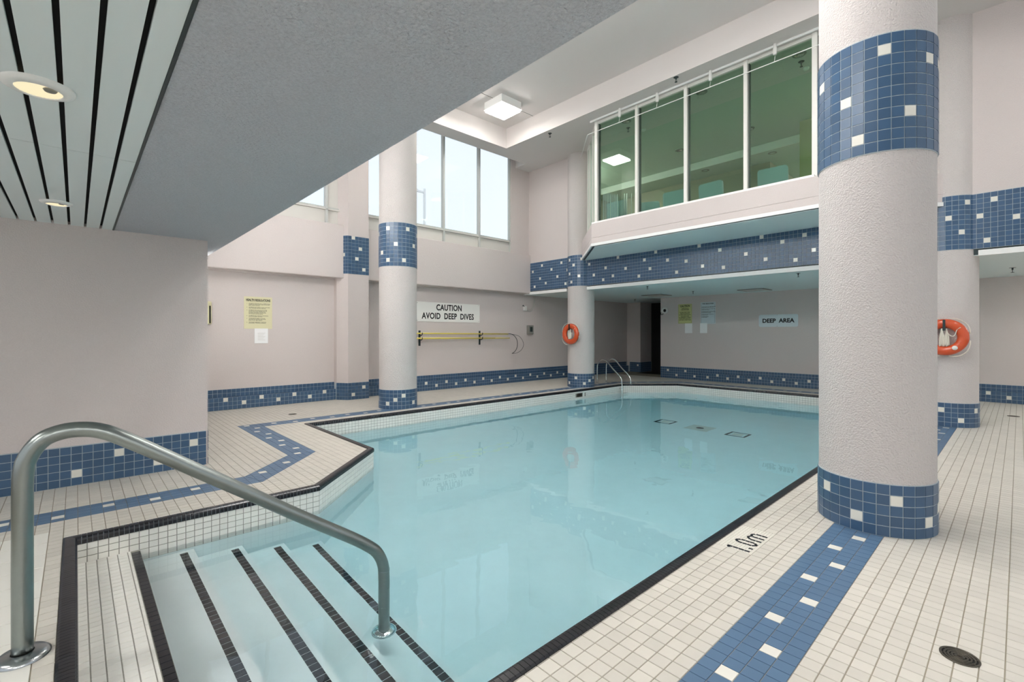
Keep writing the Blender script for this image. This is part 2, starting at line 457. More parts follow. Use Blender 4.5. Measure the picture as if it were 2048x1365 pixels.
for i in range(i0, i1):
    xa = GX0 + i * T; xb = xa + T
    for j in range(j0, j1):
        ya = GY0 + j * T; yb = ya + T
        if 0.1 < xa < 1.6 and 1.7 < ya < 4.7: continue
        if 3.1 < xa < 12.2 and 1.7 < ya < 8.1: continue
        if 12.1 < xa < 13.5 and 1.7 < ya < 7.0: continue
        if xa < 1.05 and ya > 6.7: continue
        ps = [[(xa, ya), (xb, ya), (xb, yb), (xa, yb)]]
        bb = (xa, xb, ya, yb)
        for q, qb in zip(CUTS, CB):
            if ps and bb_hit(bb, qb): ps = subtract(ps, q)
        for p in ps: cells.append(([(x, y, -0.004) for x, y in p], up, 'c'))
for i in range(-6, 0):
    for j in range(0, 13):
        xb = -0.153 + (i + 1) * 0.2475; ya = 5.161 - (j + 1) * 0.2475
        cells.append(([(xb - 0.2475, ya, -0.004), (xb, ya, -0.004), (xb, ya + 0.2475, -0.004), (xb - 0.2475, ya + 0.2475, -0.004)], up, 'l'))
tiles(floor, cells, 'tile', gap=0.0042, th=0.0035)
# blue border: rows of four with white inserts on every fourth tile, alternating rows
bc = []
def stripe(Q, ox, px_, oy, py_, white):
    b = bbox(Q)
    for i in range(int(math.floor((b[0] - ox) / px_)), int(math.ceil((b[1] - ox) / px_))):
        for j in range(int(math.floor((b[2] - oy) / py_)), int(math.ceil((b[3] - oy) / py_))):
            c = [(ox + i * px_, oy + j * py_), (ox + (i + 1) * px_, oy + j * py_), (ox + (i + 1) * px_, oy + (j + 1) * py_), (ox + i * px_, oy + (j + 1) * py_)]
            p = inter(c, Q)
            if p: bc.append(([(x, y, -0.004) for x, y in p], up, 'w' if white(i, j) else 'b'))
alt = lambda i, j: (i % 8 == 0 and j == 2) or (i % 8 == 4 and j == 1)
stripe(Q_right, 2.147, 0.0775, 0.706, 0.0825, alt)
stripe(Q_near, 0.177, 0.0825, 5.4085, 0.0825, alt)
stripe(Q_vert, 1.992, 0.0825, 6.35, 0.0775, lambda i, j: (i == 1 and j % 8 == 0) or (i == 2 and j % 8 == 4))
stripe(Q_left, 2.49, 0.0825, 8.626, 0.0825, alt)
stripe(Q_far, 14.15, 0.0825, 1.036, 0.0825, lambda i, j: (i == 1 and j % 8 == 0) or (i == 2 and j % 8 == 4))
stripe(Q_ch, 14.15, 0.0825, 7.36, 0.0825, lambda i, j: (i, j) in ((-4, 5), (-8, 9), (-12, 12)))
stripe(Q_diag, GX0, T, GY0, T, lambda i, j: (i, j) in ((22, 60), (18, 57), (18, 58)) and not (i, j) == (18, 58))
tiles(floor, bc, 'stripe_tile', gap=0.0026, th=0.0035)
# mosaic depth mark "1.0m" let into the deck beside the coping: small white tiles with black ones
mt = T / 4; mc = []
for i in range(24):
    for j in range(12):
        xa = MOS[0][0] + i * mt; ya = MOS[0][1] + j * mt
        mc.append(([(xa, ya, -0.004), (xa + mt, ya, -0.004), (xa + mt, ya + mt, -0.004), (xa, ya + mt, -0.004)], up, 'w'))
tiles(floor, mc, 'mosaic_tile', gap=0.002, th=0.0035, limit=0)
dm = MB()
def stroke(pts_, w=0.019, L_=0.036):
    for a, b in zip(pts_[:-1], pts_[1:]):
        a = Vector(a); b = Vector(b); n_ = max(1, round((b - a).length / L_)); d = (b - a) / n_; pn = Vector((-d.y, d.x)).normalized() * w / 2
        for k in range(n_):
            p = a + d * (k + 0.05); q = a + d * (k + 0.95)
            r = [p - pn, q - pn, q + pn, p + pn]
            dm.add([(v.x, v.y, 0.0) for v in r] + [(v.x, v.y, 0.0012) for v in r], [(4, 5, 6, 7), (0, 1, 5, 4), (1, 2, 6, 5), (2, 3, 7, 6), (3, 0, 4, 7)])
stroke([(3.513, 1.303), (3.513, 1.462)]); stroke([(3.508, 1.455), (3.488, 1.437)])
stroke([(3.572, 1.303), (3.572, 1.335)], 0.018)
stroke([(3.627, 1.335), (3.627, 1.43)]); stroke([(3.627, 1.43), (3.655, 1.458), (3.683, 1.43)]); stroke([(3.683, 1.43), (3.683, 1.335)]); stroke([(3.683, 1.335), (3.655, 1.305), (3.627, 1.335)])
stroke([(3.735, 1.303), (3.735, 1.385)]); stroke([(3.735, 1.385), (3.76, 1.41), (3.787, 1.41), (3.80, 1.395), (3.83, 1.41), (3.855, 1.39)], 0.018, 0.02)
stroke([(3.795, 1.303), (3.795, 1.39)]); stroke([(3.857, 1.303), (3.857, 1.385)])
dmo = dm.build('depth_marking', black_tile, floor); dmo['label'] = 'black mosaic depth mark reading 1.0m'

# ------------------------------------------------------------------ pool basin
PM = [pool_plaster, grout_pool]
pb = MB()
np_ = len(POOL)
SK = (10.13, 10.51, -0.205, -0.085)      # skimmer mouth in the long left wall
for k in range(np_):
    a, b = POOL[k], POOL[(k + 1) % np_]
    def wq(a, b, z0, z1, mi): pb.add([(a[0], a[1], z0), (b[0], b[1], z0), (b[0], b[1], z1), (a[0], a[1], z1)], [(3, 2, 1, 0)], mi)
    if k == 3:
        wq(a, (SK[1], 8.31), -0.355, -0.008, 1); wq((SK[0], 8.31), b, -0.355, -0.008, 1)
        wq((SK[1], 8.31), (SK[0], 8.31), SK[3], -0.008, 1); wq((SK[1], 8.31), (SK[0], 8.31), -0.355, SK[2], 1)
    else: wq(a, b, -0.355, -0.008, 1)
    wq(a, b, -2.1, -0.355, 0)
# floor
pa = [(0, 1.605), (2.955, 1.605), (2.955, 5.95), (1.815, 4.843), (0, 4.843)]
pc = [(2.955, 1.605), (13.65, 1.605), (13.65, 7.20), (12.40, 8.31), (2.955, 8.31)]
for P in (pa, pc):
    tr = tessellate_polygon([[Vector((x, y, 0)) for x, y in P]])
    pb.add([(x, y, pool_z(x)) for x, y in P], [t if ((P[t[1]][0] - P[t[0]][0]) * (P[t[2]][1] - P[t[0]][1]) - (P[t[1]][1] - P[t[0]][1]) * (P[t[2]][0] - P[t[0]][0])) > 0 else (t[2], t[1], t[0]) for t in tr])
basin = pb.build('pool_basin', PM); tag(basin, 'sunken pool shell of pale plaster with a white tiled rim', 'pool', kind='structure')
# steps into the water
st = [(-0.194, 0.38), (-0.405, 0.745), (-0.62, 1.115), (-0.84, 1.475), (-1.045, 1.83)]
x0 = 0.0
for z, x1 in st:
    so = MB().box(x0 - 0.001, x1, 1.6, 4.845, -1.3, z).build('step', [grout_pool if z > -0.2 else pool_plaster], basin)
    x0 = x1
cp = 0.0615
nose = []
for k, (z, x1) in enumerate(st):
    xa, xb = [(0.322, 0.380), (0.637, 0.697), (1.015, 1.08), (1.368, 1.435), (1.727, 1.79)][k]
    y = 4.80
    while y - cp > 1.62:
        nose.append(([(xa, y - cp, z), (xb, y - cp, z), (xb, y, z), (xa, y, z)], up, 'k')); y -= cp
tiles(basin, nose, 'nosing_tile', gap=0.004, th=0.004)
tread = []
for i in range(6):
    xa = max(0.002, 0.055 - 0.0615 + i * 0.0615 - 0.0); xb = min(0.322, 0.055 + i * 0.0615)
    if xb - xa < 0.01: continue
    for j in range(53):
        y1 = 4.843 - j * cp; tread.append(([(xa, y1 - cp, -0.194), (xb, y1 - cp, -0.194), (xb, y1, -0.194), (xa, y1, -0.194)], up, 'p'))
tiles(basin, tread, 'tread_tile', gap=0.004, th=0.004)
# tiled walls of the pool (six rows) and the black bullnose coping
wt_ = []; cop = []
zr = [-0.043 - 0.0515 * k for k in range(7)]; zr[0] = -0.043
for k in range(np_):
    a, b = Vector(POOL[k]), Vector(POOL[(k + 1) % np_]); e_ = (b - a); Lg = e_.length; e_.normalize(); n_ = Vector((-e_.y, e_.x))   # inward
    cnt = int(round(Lg / 0.0625)); s_ = Lg / cnt
    def key(i, r, k=k, a=a, e_=e_, s_=s_):
        if k == 3:
            x = a.x + e_.x * (i + 0.5) * s_
            if SK[0] - 0.03 < x < SK[1] + 0.03 and r in (1, 2): return None
        return 'p'
    wt_ += grid_wall((a.x, a.y), (e_.x, e_.y), (n_.x, n_.y, 0), 0, s_, cnt, list(zr), key)
tiles(basin, wt_, 'tile', gap=0.004, th=0.004)
# coping pieces
prof = [(-0.071, -0.004), (-0.071, 0.006), (-0.060, 0.012), (-0.02, 0.014), (-0.004, 0.010), (0.006, 0.0), (0.009, -0.014), (0.009, -0.042), (0.0, -0.042)]
cpieces = []
for k in range(np_):
    a, b = Vector(POOL[k]), Vector(POOL[(k + 1) % np_]); e_ = (b - a); Lg = e_.length; e_.normalize(); n_ = Vector((-e_.y, e_.x))
    cnt = int(round(Lg / 0.0315)); s_ = Lg / cnt
    for i in range(cnt):
        c = a + e_ * ((i + 0.5) * s_)
        first = i == 0; last = i == cnt - 1
        q = [(c.x + n_.x * d - e_.x * s_ / 2, c.y + n_.y * d - e_.y * s_ / 2, 0.01) for d in (-0.07, 0.0)] + [(c.x + n_.x * d + e_.x * s_ / 2, c.y + n_.y * d + e_.y * s_ / 2, 0.01) for d in (0.0, -0.07)]
        cpieces.append((px_size(q, up), k, i, s_, a, e_, n_, first, last, POOL[k - 1], POOL[(k + 2) % np_], b))
cpieces.sort(key=lambda t: -t[0])
rest = MB()
CM = {}
for idx, (s_px, k, i, s_, a, e_, n_, first, last, pv, nx, b) in enumerate(cpieces):
    vs = []
    ea = (a - Vector(pv)).normalized(); eb = (Vector(nx) - b).normalized()
    for side in (0, 1):
        for (d, z) in prof:
            u = (i + side) * s_ + (0.0013 if side == 0 else -0.0013)
            if first and side == 0:      # mitre at the corner
                na = Vector((-ea.y, ea.x)); m = (na + n_); m = m * (d / m.dot(n_)); p = a + m
            elif last and side == 1:
                nb_ = Vector((-eb.y, eb.x)); m = (nb_ + n_); m = m * (d / m.dot(n_)); p = b + m
            else: p = a + e_ * u + n_ * d
            vs.append(Vector((p.x, p.y, z)))
    m_ = len(prof)
    fs = [(j, j + 1, m_ + j + 1, m_ + j) for j in range(m_ - 1)] + [tuple(range(m_ - 1, -1, -1)), tuple(range(m_, 2 * m_))]
    if idx < 300 and s_px > 8:
        org = vs[0].copy()
        key = (k, first, last, round(s_ * 1e5)) if not (first or last) else None
        me = CM.get(key) if key else None
        if me is None:
            me = bpy.data.meshes.new('coping_tile'); me.from_pydata([tuple(v - org) for v in vs], [], fs); me.materials.append(black_tile); me.update()
            if key: CM[key] = me
        o_ = bpy.data.objects.new('coping_tile', me); COL.objects.link(o_); o_.location = org; o_.parent = basin
    else: rest.add(vs, fs)
ro = rest.build('coping_tile', black_tile, basin); ro['kind'] = 'stuff'
# grout bed under the coping
gb = MB()
for k in range(np_):
    k2 = (k + 1) % np_
    a, b = POOL[k], POOL[k2]; A, B = offset_poly(POOL, 0.069)[k], offset_poly(POOL, 0.069)[k2]
    i1_, i2_ = offset_poly(POOL, -0.006)[k], offset_poly(POOL, -0.006)[k2]
    gb.add([(A[0], A[1], 0.004), (B[0], B[1], 0.004), (b[0], b[1], 0.006), (a[0], a[1], 0.006), (i1_[0], i1_[1], -0.008), (i2_[0], i2_[1], -0.008), (i1_[0], i1_[1], -0.042), (i2_[0], i2_[1], -0.042)],
           [(0, 1, 2, 3), (3, 2, 5, 4), (4, 5, 7, 6)])
gb.build('coping_bed', grout_light, basin)
# skimmer mouth
sk = MB(); x0_, x1_, z0_, z1_ = SK
sk.add([(x0_, 8.31, z0_), (x1_, 8.31, z0_), (x1_, 8.31, z1_), (x0_, 8.31, z1_), (x0_, 8.52, z0_), (x1_, 8.52, z0_), (x1_, 8.52, z1_), (x0_, 8.52, z1_)], [(0, 1, 5, 4), (1, 2, 6, 5), (2, 3, 7, 6), (3, 0, 4, 7), (4, 5, 6, 7)], 0)
sko = sk.build('skimmer_opening', [grout_pool], basin)
sw = MB().box(10.44, 10.508, 8.33, 8.36, -0.204, -0.09).build('skimmer_flap', white_plastic, basin)
# markings on the pool floor
def on_floor(cx, cy, hw, hd, lift, m, name, label, ring=None, frame=0):
    mb = MB()
    def q(x0, x1, y0, y1):
        vs = [(x, y, pool_z(x) + z) for z in (0.0, lift) for x, y in ((x0, y0), (x1, y0), (x1, y1), (x0, y1))]
        mb.add(vs, [(4, 5, 6, 7), (0, 1, 5, 4), (1, 2, 6, 5), (2, 3, 7, 6), (3, 0, 4, 7)])
    if frame:
        q(cx - hw, cx + hw, cy - hd, cy - hd + frame); q(cx - hw, cx + hw, cy + hd - frame, cy + hd)
        q(cx - hw, cx - hw + frame, cy - hd + frame, cy + hd - frame); q(cx + hw - frame, cx + hw, cy - hd + frame, cy + hd - frame)
    else: q(cx - hw, cx + hw, cy - hd, cy + hd)
    o_ = mb.build(name, m, basin); o_['label'] = label; return o_
on_floor(10.06, 5.60, 0.20, 0.20, 0.006, black_tile, 'floor_marking', 'black square outline on the pool floor, further from the ladder side', frame=0.045)
on_floor(9.94, 3.92, 0.20, 0.20, 0.006, black_tile, 'floor_marking', 'black square outline on the pool floor, nearer the round pillar', frame=0.045)
for cx_, cy_, h_ in ((10.06, 5.60, 0.1), (9.94, 3.92, 0.1)):
    on_floor(cx_, cy_, h_, h_, 0.004, white_floor, 'drain_plate', 'small pale grate inside a black square')
on_floor(9.98, 4.74, 0.26, 0.26, 0.005, white_floor, 'drain_surround', 'white square plate around the main drain')
md = MB().lathe([(0.0, 0.03), (0.06, 0.028), (0.085, 0.0)], base=(9.98, 4.74, pool_z(9.98) + 0.004), n=28).build('main_drain', dark_hole, basin)

# water
wp = offset_poly(POOL, 0.02)
wo_ = MB().prism(wp, -2.2, WATER_Z).build('pool_water', water_m)
tag(wo_, 'clear blue-green water filling the pool', 'water', kind='stuff')

# ------------------------------------------------------------------ left (window) wall
wl = MB()
wl.box(1.155, 16.86, 11.13, 11.5, 0, 2.845)                # lower wall
left = wl.build('wall_left', plaster); tag(left, 'long plaster wall below the high windows', kind='structure')
bm_ = MB().prism([(1.155, 10.82), (10.86, 10.82), (10.86, 11.5), (1.155, 11.5)], 2.87, 4.12).build('beam', plaster, left); bevel(bm_, 0.02, 3)
jb_ = MB().box(10.06, 10.86, 10.9, 11.03, 4.115, 7.42).build('window_jamb', plaster, left)
MB().box(1.155, 11.0, 11.06, 11.13, 2.845, 2.875).build('beam_underside', plaster, left)
# curb with a ledge, clad in tiles
cb_ = MB().box(1.155, 16.86, 11.024, 11.13, 0.0, 0.248).build('curb', grout_light, left)
MB().box(1.155, 16.86, 11.124, 11.131, 0.248, 0.412).build('tile_backing', grout_light, left)
CW = {(3, 1), (7, 1), (11, 1), (15, 1), (19, 1), (23, 1), (27, 1), (31, 1), (60, 1), (64, 2), (68, 1), (72, 2), (76, 1), (80, 2), (84, 1), (88, 2), (92, 1), (96, 2), (100, 1), (104, 2), (108, 1), (112, 2), (116, 1), (120, 2), (124, 1), (128, 2)}
CW = {(a, 1 if (n_ % 2) else 2) for n_, a in enumerate(sorted(a for a, b in CW))}
ncur = int((16.8 - 1.949) / 0.0838)
cw_ = grid_wall((1.949, 11.024), (1, 0), (0, -1, 0), -9 * 0.0838, 0.0838, ncur + 9, [0.0, 0.083, 0.166, 0.249], lambda i, r: 'W' if (i - 9, r) in CW else 'B')
cw_ += grid_wall((1.949, 11.124), (1, 0), (0, -1, 0), -9 * 0.0838, 0.0838, ncur + 9, [0.25, 0.331, 0.412], lambda i, r: 'B')
for i in range(ncur + 9):
    xa = 1.949 + (i - 9) * 0.0838
    cw_.append(([(xa, 11.022, 0.248), (xa + 0.0838, 11.022, 0.248), (xa + 0.0838, 11.122, 0.248), (xa, 11.122, 0.248)], up, 'B'))
tiles(left, cw_, 'tile', gap=0.0048, th=0.004, minpx=8.2)

# windows
def window(name, x0, x1, mull, label, solid=None, ztop=7.3, jl=True):
    w = MB()
    zb, zs = 4.12, 4.46
    root = empty(name, (0, 0, 0)); tag(root, label, kind='structure')
    fr = MB(); y0, y1 = 10.93, 11.02
    fr.box(x0, x1, y0, y1, zs, zs + 0.055); fr.box(x0, x1, y0, y1, ztop - 0.06, ztop); fr.box(x0, x1, y0 + 0.02, y1, zb, zb + 0.03)
    fo = fr.build('frame', win_frame, root); bevel(fo, 0.004, 1)
    MB().box(x0, x1, y0 - 0.03, y1, zs - 0.02, zs + 0.002).build('sill', panel_grey, root)
    xs = [x0] + list(mull) + [x1]
    for x in mull:
        mm = MB().box(x - 0.028, x + 0.028, y0 - 0.03, y1, zb, ztop).build('mullion', win_frame, root); bevel(mm, 0.004, 1)
        MB().box(x + 0.028, x + 0.036, y0 + 0.01, y1 - 0.02, zs + 0.05, ztop).build('gasket', frame_dark, root)
    for x in (x0, x1):
        MB().box(x - 0.0 if x == x0 else x - 0.035, x + 0.035 if x == x0 else x, y0, y1, zb, ztop).build('side_frame', win_frame, root)
    for a, b in zip(xs[:-1], xs[1:]):
        MB().box(a + 0.02, b - 0.02, 10.96, 11.0, zb, zs - 0.02).build('spandrel_panel', panel_grey, root)
        if solid and abs(a - solid) < 0.01:
            MB().box(a + 0.02, b - 0.02, 10.955, 11.0, zs + 0.05, ztop - 0.05).build('solid_panel', panel_grey, root)
        else:
            p = MB().box(a + 0.025, b - 0.025, 10.972, 10.978, zs + 0.05, ztop - 0.055).build('pane', clear_glass, root)
    return root
window('window_1', 5.22, 10.06, [6.26, 7.53, 8.80], 'tall window band right of the square pillar')
window('window_2', 1.155, 4.60, [1.73, 3.00, 4.26], 'tall window left of the square pillar, partly behind the grey soffit', solid=4.26)

# square pillar on the left wall
pil = empty('pillar', (4.95, 10.75, 0)); tag(pil, 'square plaster pillar with blue tile bands against the window wall', 'pillar')
def rel(o, root): o.location = Vector(o.location) - Vector(root.location); return o
ps = MB(); ppoly = [(4.69, 10.728), (5.205, 10.728), (5.205, 11.2), (4.52, 11.2), (4.52, 10.98)]
ps.prism(ppoly, 0, 7.42); psh = ps.build('shaft', plaster, pil); rel(psh, pil)
pw = {(1, 10), (3, 7), (2, 4), (4, 1)}
pcells = grid_wall((4.685, 10.722), (1, 0), (0, -1, 0), 0, 0.0873, 6, rng(2.975, 2.975 + 0.0815 * 11, 0.0815), lambda i, r: 'W' if (i, r) in pw else 'B')
dl = Vector((4.515 - 4.685, 10.975 - 10.722)); ln = dl.length; dl.normalize(); nl = (-dl.y * -1, -dl.x, 0)
nl = (dl.y * -1, dl.x, 0)
if nl[0] > 0: nl = (-nl[0], -nl[1], 0)
pcells += grid_wall((4.685, 10.722), (dl.x, dl.y), nl, 0, ln / 4, 4, rng(2.975, 2.975 + 0.0815 * 11, 0.0815), lambda i, r: 'W' if (i, r) in {(2, 1), (1, 5), (3, 8), (2, 9)} else 'B')
pcells += grid_wall((4.685, 10.722), (1, 0), (0, -1, 0), 0, 0.0873, 6, rng(0, 0.40, 0.08), lambda i, r: 'W' if (i, r) in {(4, 3), (1, 1)} else 'B')
pcells += grid_wall((4.685, 10.722), (dl.x, dl.y), nl, 0, ln / 4, 4, rng(0, 0.40, 0.08), lambda i, r: 'B')
pcells += grid_wall((5.209, 10.722), (0, 1), (1, 0, 0), 0, 0.0873, 4, rng(0, 0.40, 0.08), lambda i, r: 'B')
loc_cells = [([(p[0] - 4.95, p[1] - 10.75, p[2]) for p in q], n, m) for q, n, m in pcells]
def tiles_at(root, wcells, off, **kw):
    """tiles of a thing whose root is not at the origin: sizes judged in world space, built in local space"""
    sub = empty('tmp'); before = set(bpy.data.objects)
    tiles(sub, wcells, **kw)
    for o_ in list(sub.children):
        o_.parent = root; o_.location = Vector(o_.location) - Vector(off)
    bpy.data.objects.remove(sub)
def backing_poly(root, poly, z0, z1, m):
    b_ = MB().prism(poly, z0, z1).build('tile_backing', m, root); rel(b_, root); return b_
backing_poly(pil, [(4.687, 10.7235), (5.2085, 10.7235), (5.2085, 11.1), (4.517, 11.1), (4.517, 10.976)], 2.972, 2.975 + 0.0815 * 11, grout_light)
backing_poly(pil, [(4.687, 10.7235), (5.2085, 10.7235), (5.2085, 11.1), (4.517, 11.1), (4.517, 10.976)], 0.0, 0.402, grout_light)
tiles_at(pil, pcells, pil.location, name='tile', gap=0.0048, th=0.004)

# ------------------------------------------------------------------ round columns
NSEG = 30; DA = 2 * PI / NSEG
def column(name, c, top, label, wt_top, wt_base, z_top=2.955, span=None):
    root = empty(name, (c[0], c[1], 0)); tag(root, label, 'column', 'round columns around the pool')
    sh = MB().lathe([(0.392, 0.0), (0.392, top)], n=72).build('shaft', plaster_col, root)
    cells_ = []
    def ring(z0, rp, rows, ph, whites):
        for i in range(NSEG):
            a0 = ph + i * DA; a1 = a0 + DA; r_ = 0.398
            A = (c[0] + r_ * math.cos(a0), c[1] + r_ * math.sin(a0)); B = (c[0] + r_ * math.cos(a1), c[1] + r_ * math.sin(a1))
            n_ = (math.cos((a0 + a1) / 2), math.sin((a0 + a1) / 2), 0)
            for r in range(rows):
                za, zb = z0 + rp * r, z0 + rp * (r + 1)
                cells_.append(([(A[0], A[1], za), (B[0], B[1], za), (B[0], B[1], zb), (A[0], A[1], zb)], n_, 'W' if (i, r) in whites else 'B'))
    ring(z_top, 0.0815, 11, -2.508, wt_top)
    ring(0.0, 0.08, 5, -2.53, wt_base)
    for z0, z1 in ((0, 0.402), (z_top - 0.004, z_top + 0.0815 * 11 + 0.004)):
        MB().lathe([(0.38, z0), (0.3975, z0), (0.3975, z1), (0.38, z1)], n=60, smooth=False).build('tile_backing', grout_light, root)
    tiles_at(root, cells_, root.location, name='tile', gap=0.0048, th=0.004)
    return root
def spread(ws, rows):
    """repeat the white pattern round the unseen side"""
    s_ = set(ws); free = [i for i in range(NSEG) if all(abs((i - a + 15) % 30 - 15) > 1 for a, b in ws)]
    for n_, i in enumerate(free[::3]): s_.add((i, [rows - 3, 1, rows // 2][n_ % 3]))
    return s_
column('column', (4.915, 0.828), 6.84, 'large round stucco column at the right, nearest the camera', spread({(22, 8), (25, 5), (26, 1), (28, 9), (0, 3), (2, 8)}, 11), spread({(23, 3), (26, 1), (29, 3), (2, 1)}, 5))
column('column', (5.046, 9.025), 7.4, 'round column in front of the windows at the left pool edge', spread({(29, 9), (4, 9), (1, 5), (6, 5), (27, 3), (29, 1), (3, 1), (25, 8)}, 11), spread({(3, 3), (29, 1), (6, 1)}, 5))
column('column', (11.03, 8.88), 6.84, 'round column by the pool ladder with a life ring on it', spread({(25, 9), (27, 7), (25, 4), (26, 1), (29, 3), (0, 9)}, 11), spread({(28, 3), (25, 1), (1, 1), (5, 3)}, 5))
column('column', (11.075, 0.851), 6.84, 'round column at the far right, half behind the large one', spread({(0, 9), (27, 6), (29, 3)}, 11), spread({(26, 3), (29, 1), (2, 3)}, 5))

# ------------------------------------------------------------------ near partition wall (left)
part_ = MB().box(-4, 1.155, 6.6, 11.45, 0, 2.72).build('wall_near', plaster); tag(part_, 'plaster partition at the far left with a blue tiled base', kind='structure')
MB().box(-4, 1.128, 6.573, 6.6, 0, 0.402).build('tile_backing', grout_light, part_)
NWH = {(1, 3), (5, 1), (9, 3), (13, 1), (17, 3), (-3, 1), (-7, 3), (-11, 1)}
nc = grid_wall((-0.455, 6.573), (1, 0), (0, -1, 0), -16 * 0.0838, 0.0838, 16 + 19, rng(0, 0.40, 0.08), lambda i, r: 'W' if (i - 16, r) in NWH else 'B')
nc += grid_wall((1.137, 6.573), (0, 1), (1, 0, 0), 0.03, 0.0838, 50, rng(0, 0.40, 0.08), lambda i, r: 'W' if (i % 4 == 0 and r == (3 if i % 8 else 1)) else 'B')
MB().box(1.1, 1.157, 6.62, 11.0, 0, 0.402).build('tile_backing', grout_light, part_)
nc = [(q if n[0] == 0 else [(1.158, p[1], p[2]) for p in q], n, m) for q, n, m in nc]
tiles(part_, nc, 'tile', gap=0.005, th=0.004)

# ------------------------------------------------------------------ low ceiling over the camera: slats and grey soffit
lowc = MB().box(-4, 0.296, -4, 6.6, 2.70, 2.78).build('ceiling', black); tag(lowc, 'low slatted metal ceiling above the near deck', kind='structure')
ZS = 2.665
gaps_x = [0.19 - 0.1205 * k for k in range(0, 34)]
edges = [0.285] + gaps_x
for k in range(len(gaps_x)):
    xr = edges[k] - (0.010 if k else 0); xl = edges[k + 1] + 0.010
    for ya, yb in ((-3.95, 3.90), (3.905, 6.598)):
        s_ = MB().box(xl, xr, ya, yb, ZS, ZS + 0.018).build('slat', slat_m, lowc)
MB().box(0.286, 0.30, -4, 6.6, ZS - 0.004, ZS + 0.03).build('edge_trim', dark_metal, lowc)
sof = MB().box(0.302, 1.375, -4, 11.0, ZS, 7.6).build('ceiling_bulkhead', plaster_grey); tag(sof, 'wide dark grey stucco soffit running diagonally overhead', kind='structure')
MB().box(-4, 0.302, 6.6, 11.4, 2.72, 2.9).build('upper_slab', plaster_grey, sof)

# ------------------------------------------------------------------ high ceiling with a coffer
hc = MB(); ZC = 6.84; ZK = 7.4
KX0, KX1, KY0, KY1 = 1.375, 8.985, 1.45, 9.93
hc.box(KX1, 10.86, -4, 10.45, ZC, ZC + 0.7)            # strip over the balcony glass
hc.box(10.25, 10.86, 10.45, 10.95, ZC, ZC + 0.7)
hc.box(KX0, KX1, KY1, 10.45, ZC, ZC + 0.7)             # strip along the windows
hc.box(KX0, KX1, -4, KY0, ZC, ZC + 0.7)                # strip over the right deck
hc.box(KX0, KX1, KY0, KY1, ZK, ZK + 0.14)              # coffer top
hc.box(KX0, 10.25, 10.45, 11.5, ZK, ZK + 0.14)         # light slot over the windows
high = hc.build('ceiling', ceil_white); tag(high, 'high pink-white ceiling with a deep recess above the pool', kind='structure')
MB().box(KX0, KX1, 8.862, 8.868, ZK - 0.006, ZK + 0.01).build('ceiling_joint', ink_soft, high)

# ------------------------------------------------------------------ upper wall and tile band over the back deck
XB = 10.85
ub = MB(); ub.box(XB, XB + 0.3, 8.9, 11.3, 2.955, ZC); ub.box(XB, XB + 0.3, -4, 0.85, 2.955, ZC); ub.box(XB, XB + 0.1, 0.85, 8.9, 2.955, 3.87)
upw = ub.build('wall_back_upper', plaster); tag(upw, 'upper plaster wall with a long blue tile band above the back deck', kind='structure')
MB().box(XB - 0.004, XB, -4, 10.82, 2.952, 2.955 + 0.0815 * 11 + 0.003).build('tile_backing', grout_light, upw)
BWT = {(131, 7), (126, 9), (127, 4), (130, 1), (124, 2), (121, 7), (118, 4), (116, 9), (113, 6), (114, 1), (103, 7), (101, 3), (99, 9), (97, 1), (96, 5), (93, 2), (91, 8), (88, 4), (86, 9), (83, 1), (81, 6), (79, 3), (77, 8), (73, 5), (71, 9), (70, 1), (67, 4), (63, 8), (62, 2), (57, 6), (56, 1), (53, 9), (50, 4), (46, 8), (45, 2), (41, 6), (38, 1), (36, 7), (34, 3), (3, 9), (5, 6), (0, 5), (4, 1), (-4, 8), (-6, 3), (-10, 6), (30, 8), (28, 2), (24, 5), (20, 9), (18, 2), (14, 6)}
bcells = grid_wall((XB - 0.004, -0.006), (0, 1), (-1, 0, 0), -30 * 0.0815, 0.0815, 30 + 133, rng(2.955, 2.955 + 0.0815 * 11, 0.0815), lambda i, r: 'W' if (i - 30, r) in BWT else 'B')
tiles(upw, bcells, 'tile', gap=0.0048, th=0.004)
# trim under the band and the low board ceiling behind it
tr1 = MB()
for ya, yb in ((-4, 0.46), (1.24, 8.50), (9.26, 11.13)): tr1.box(XB - 0.03, XB + 0.02, ya, yb, 2.835, 2.925)
t1 = tr1.build('trim_1', white_trim); tag(t1, 'white metal trim under the long tile band', kind='structure')
lc = MB().box(XB + 0.02, 20, -4, 11.4, 2.853, 2.953).build('ceiling', dark_metal); tag(lc, 'low pale boarded ceiling over the back deck', kind='structure')
x = XB + 0.02
while x < 15.38:
    b_ = MB().box(x, x + 0.098, -4, 11.13, 2.845, 2.854).build('board', soffit_slat, lc); x += 0.1
MB().box(15.38, 20, 8.76, 11.13, 2.845, 2.854).build('board', soffit_slat, lc)

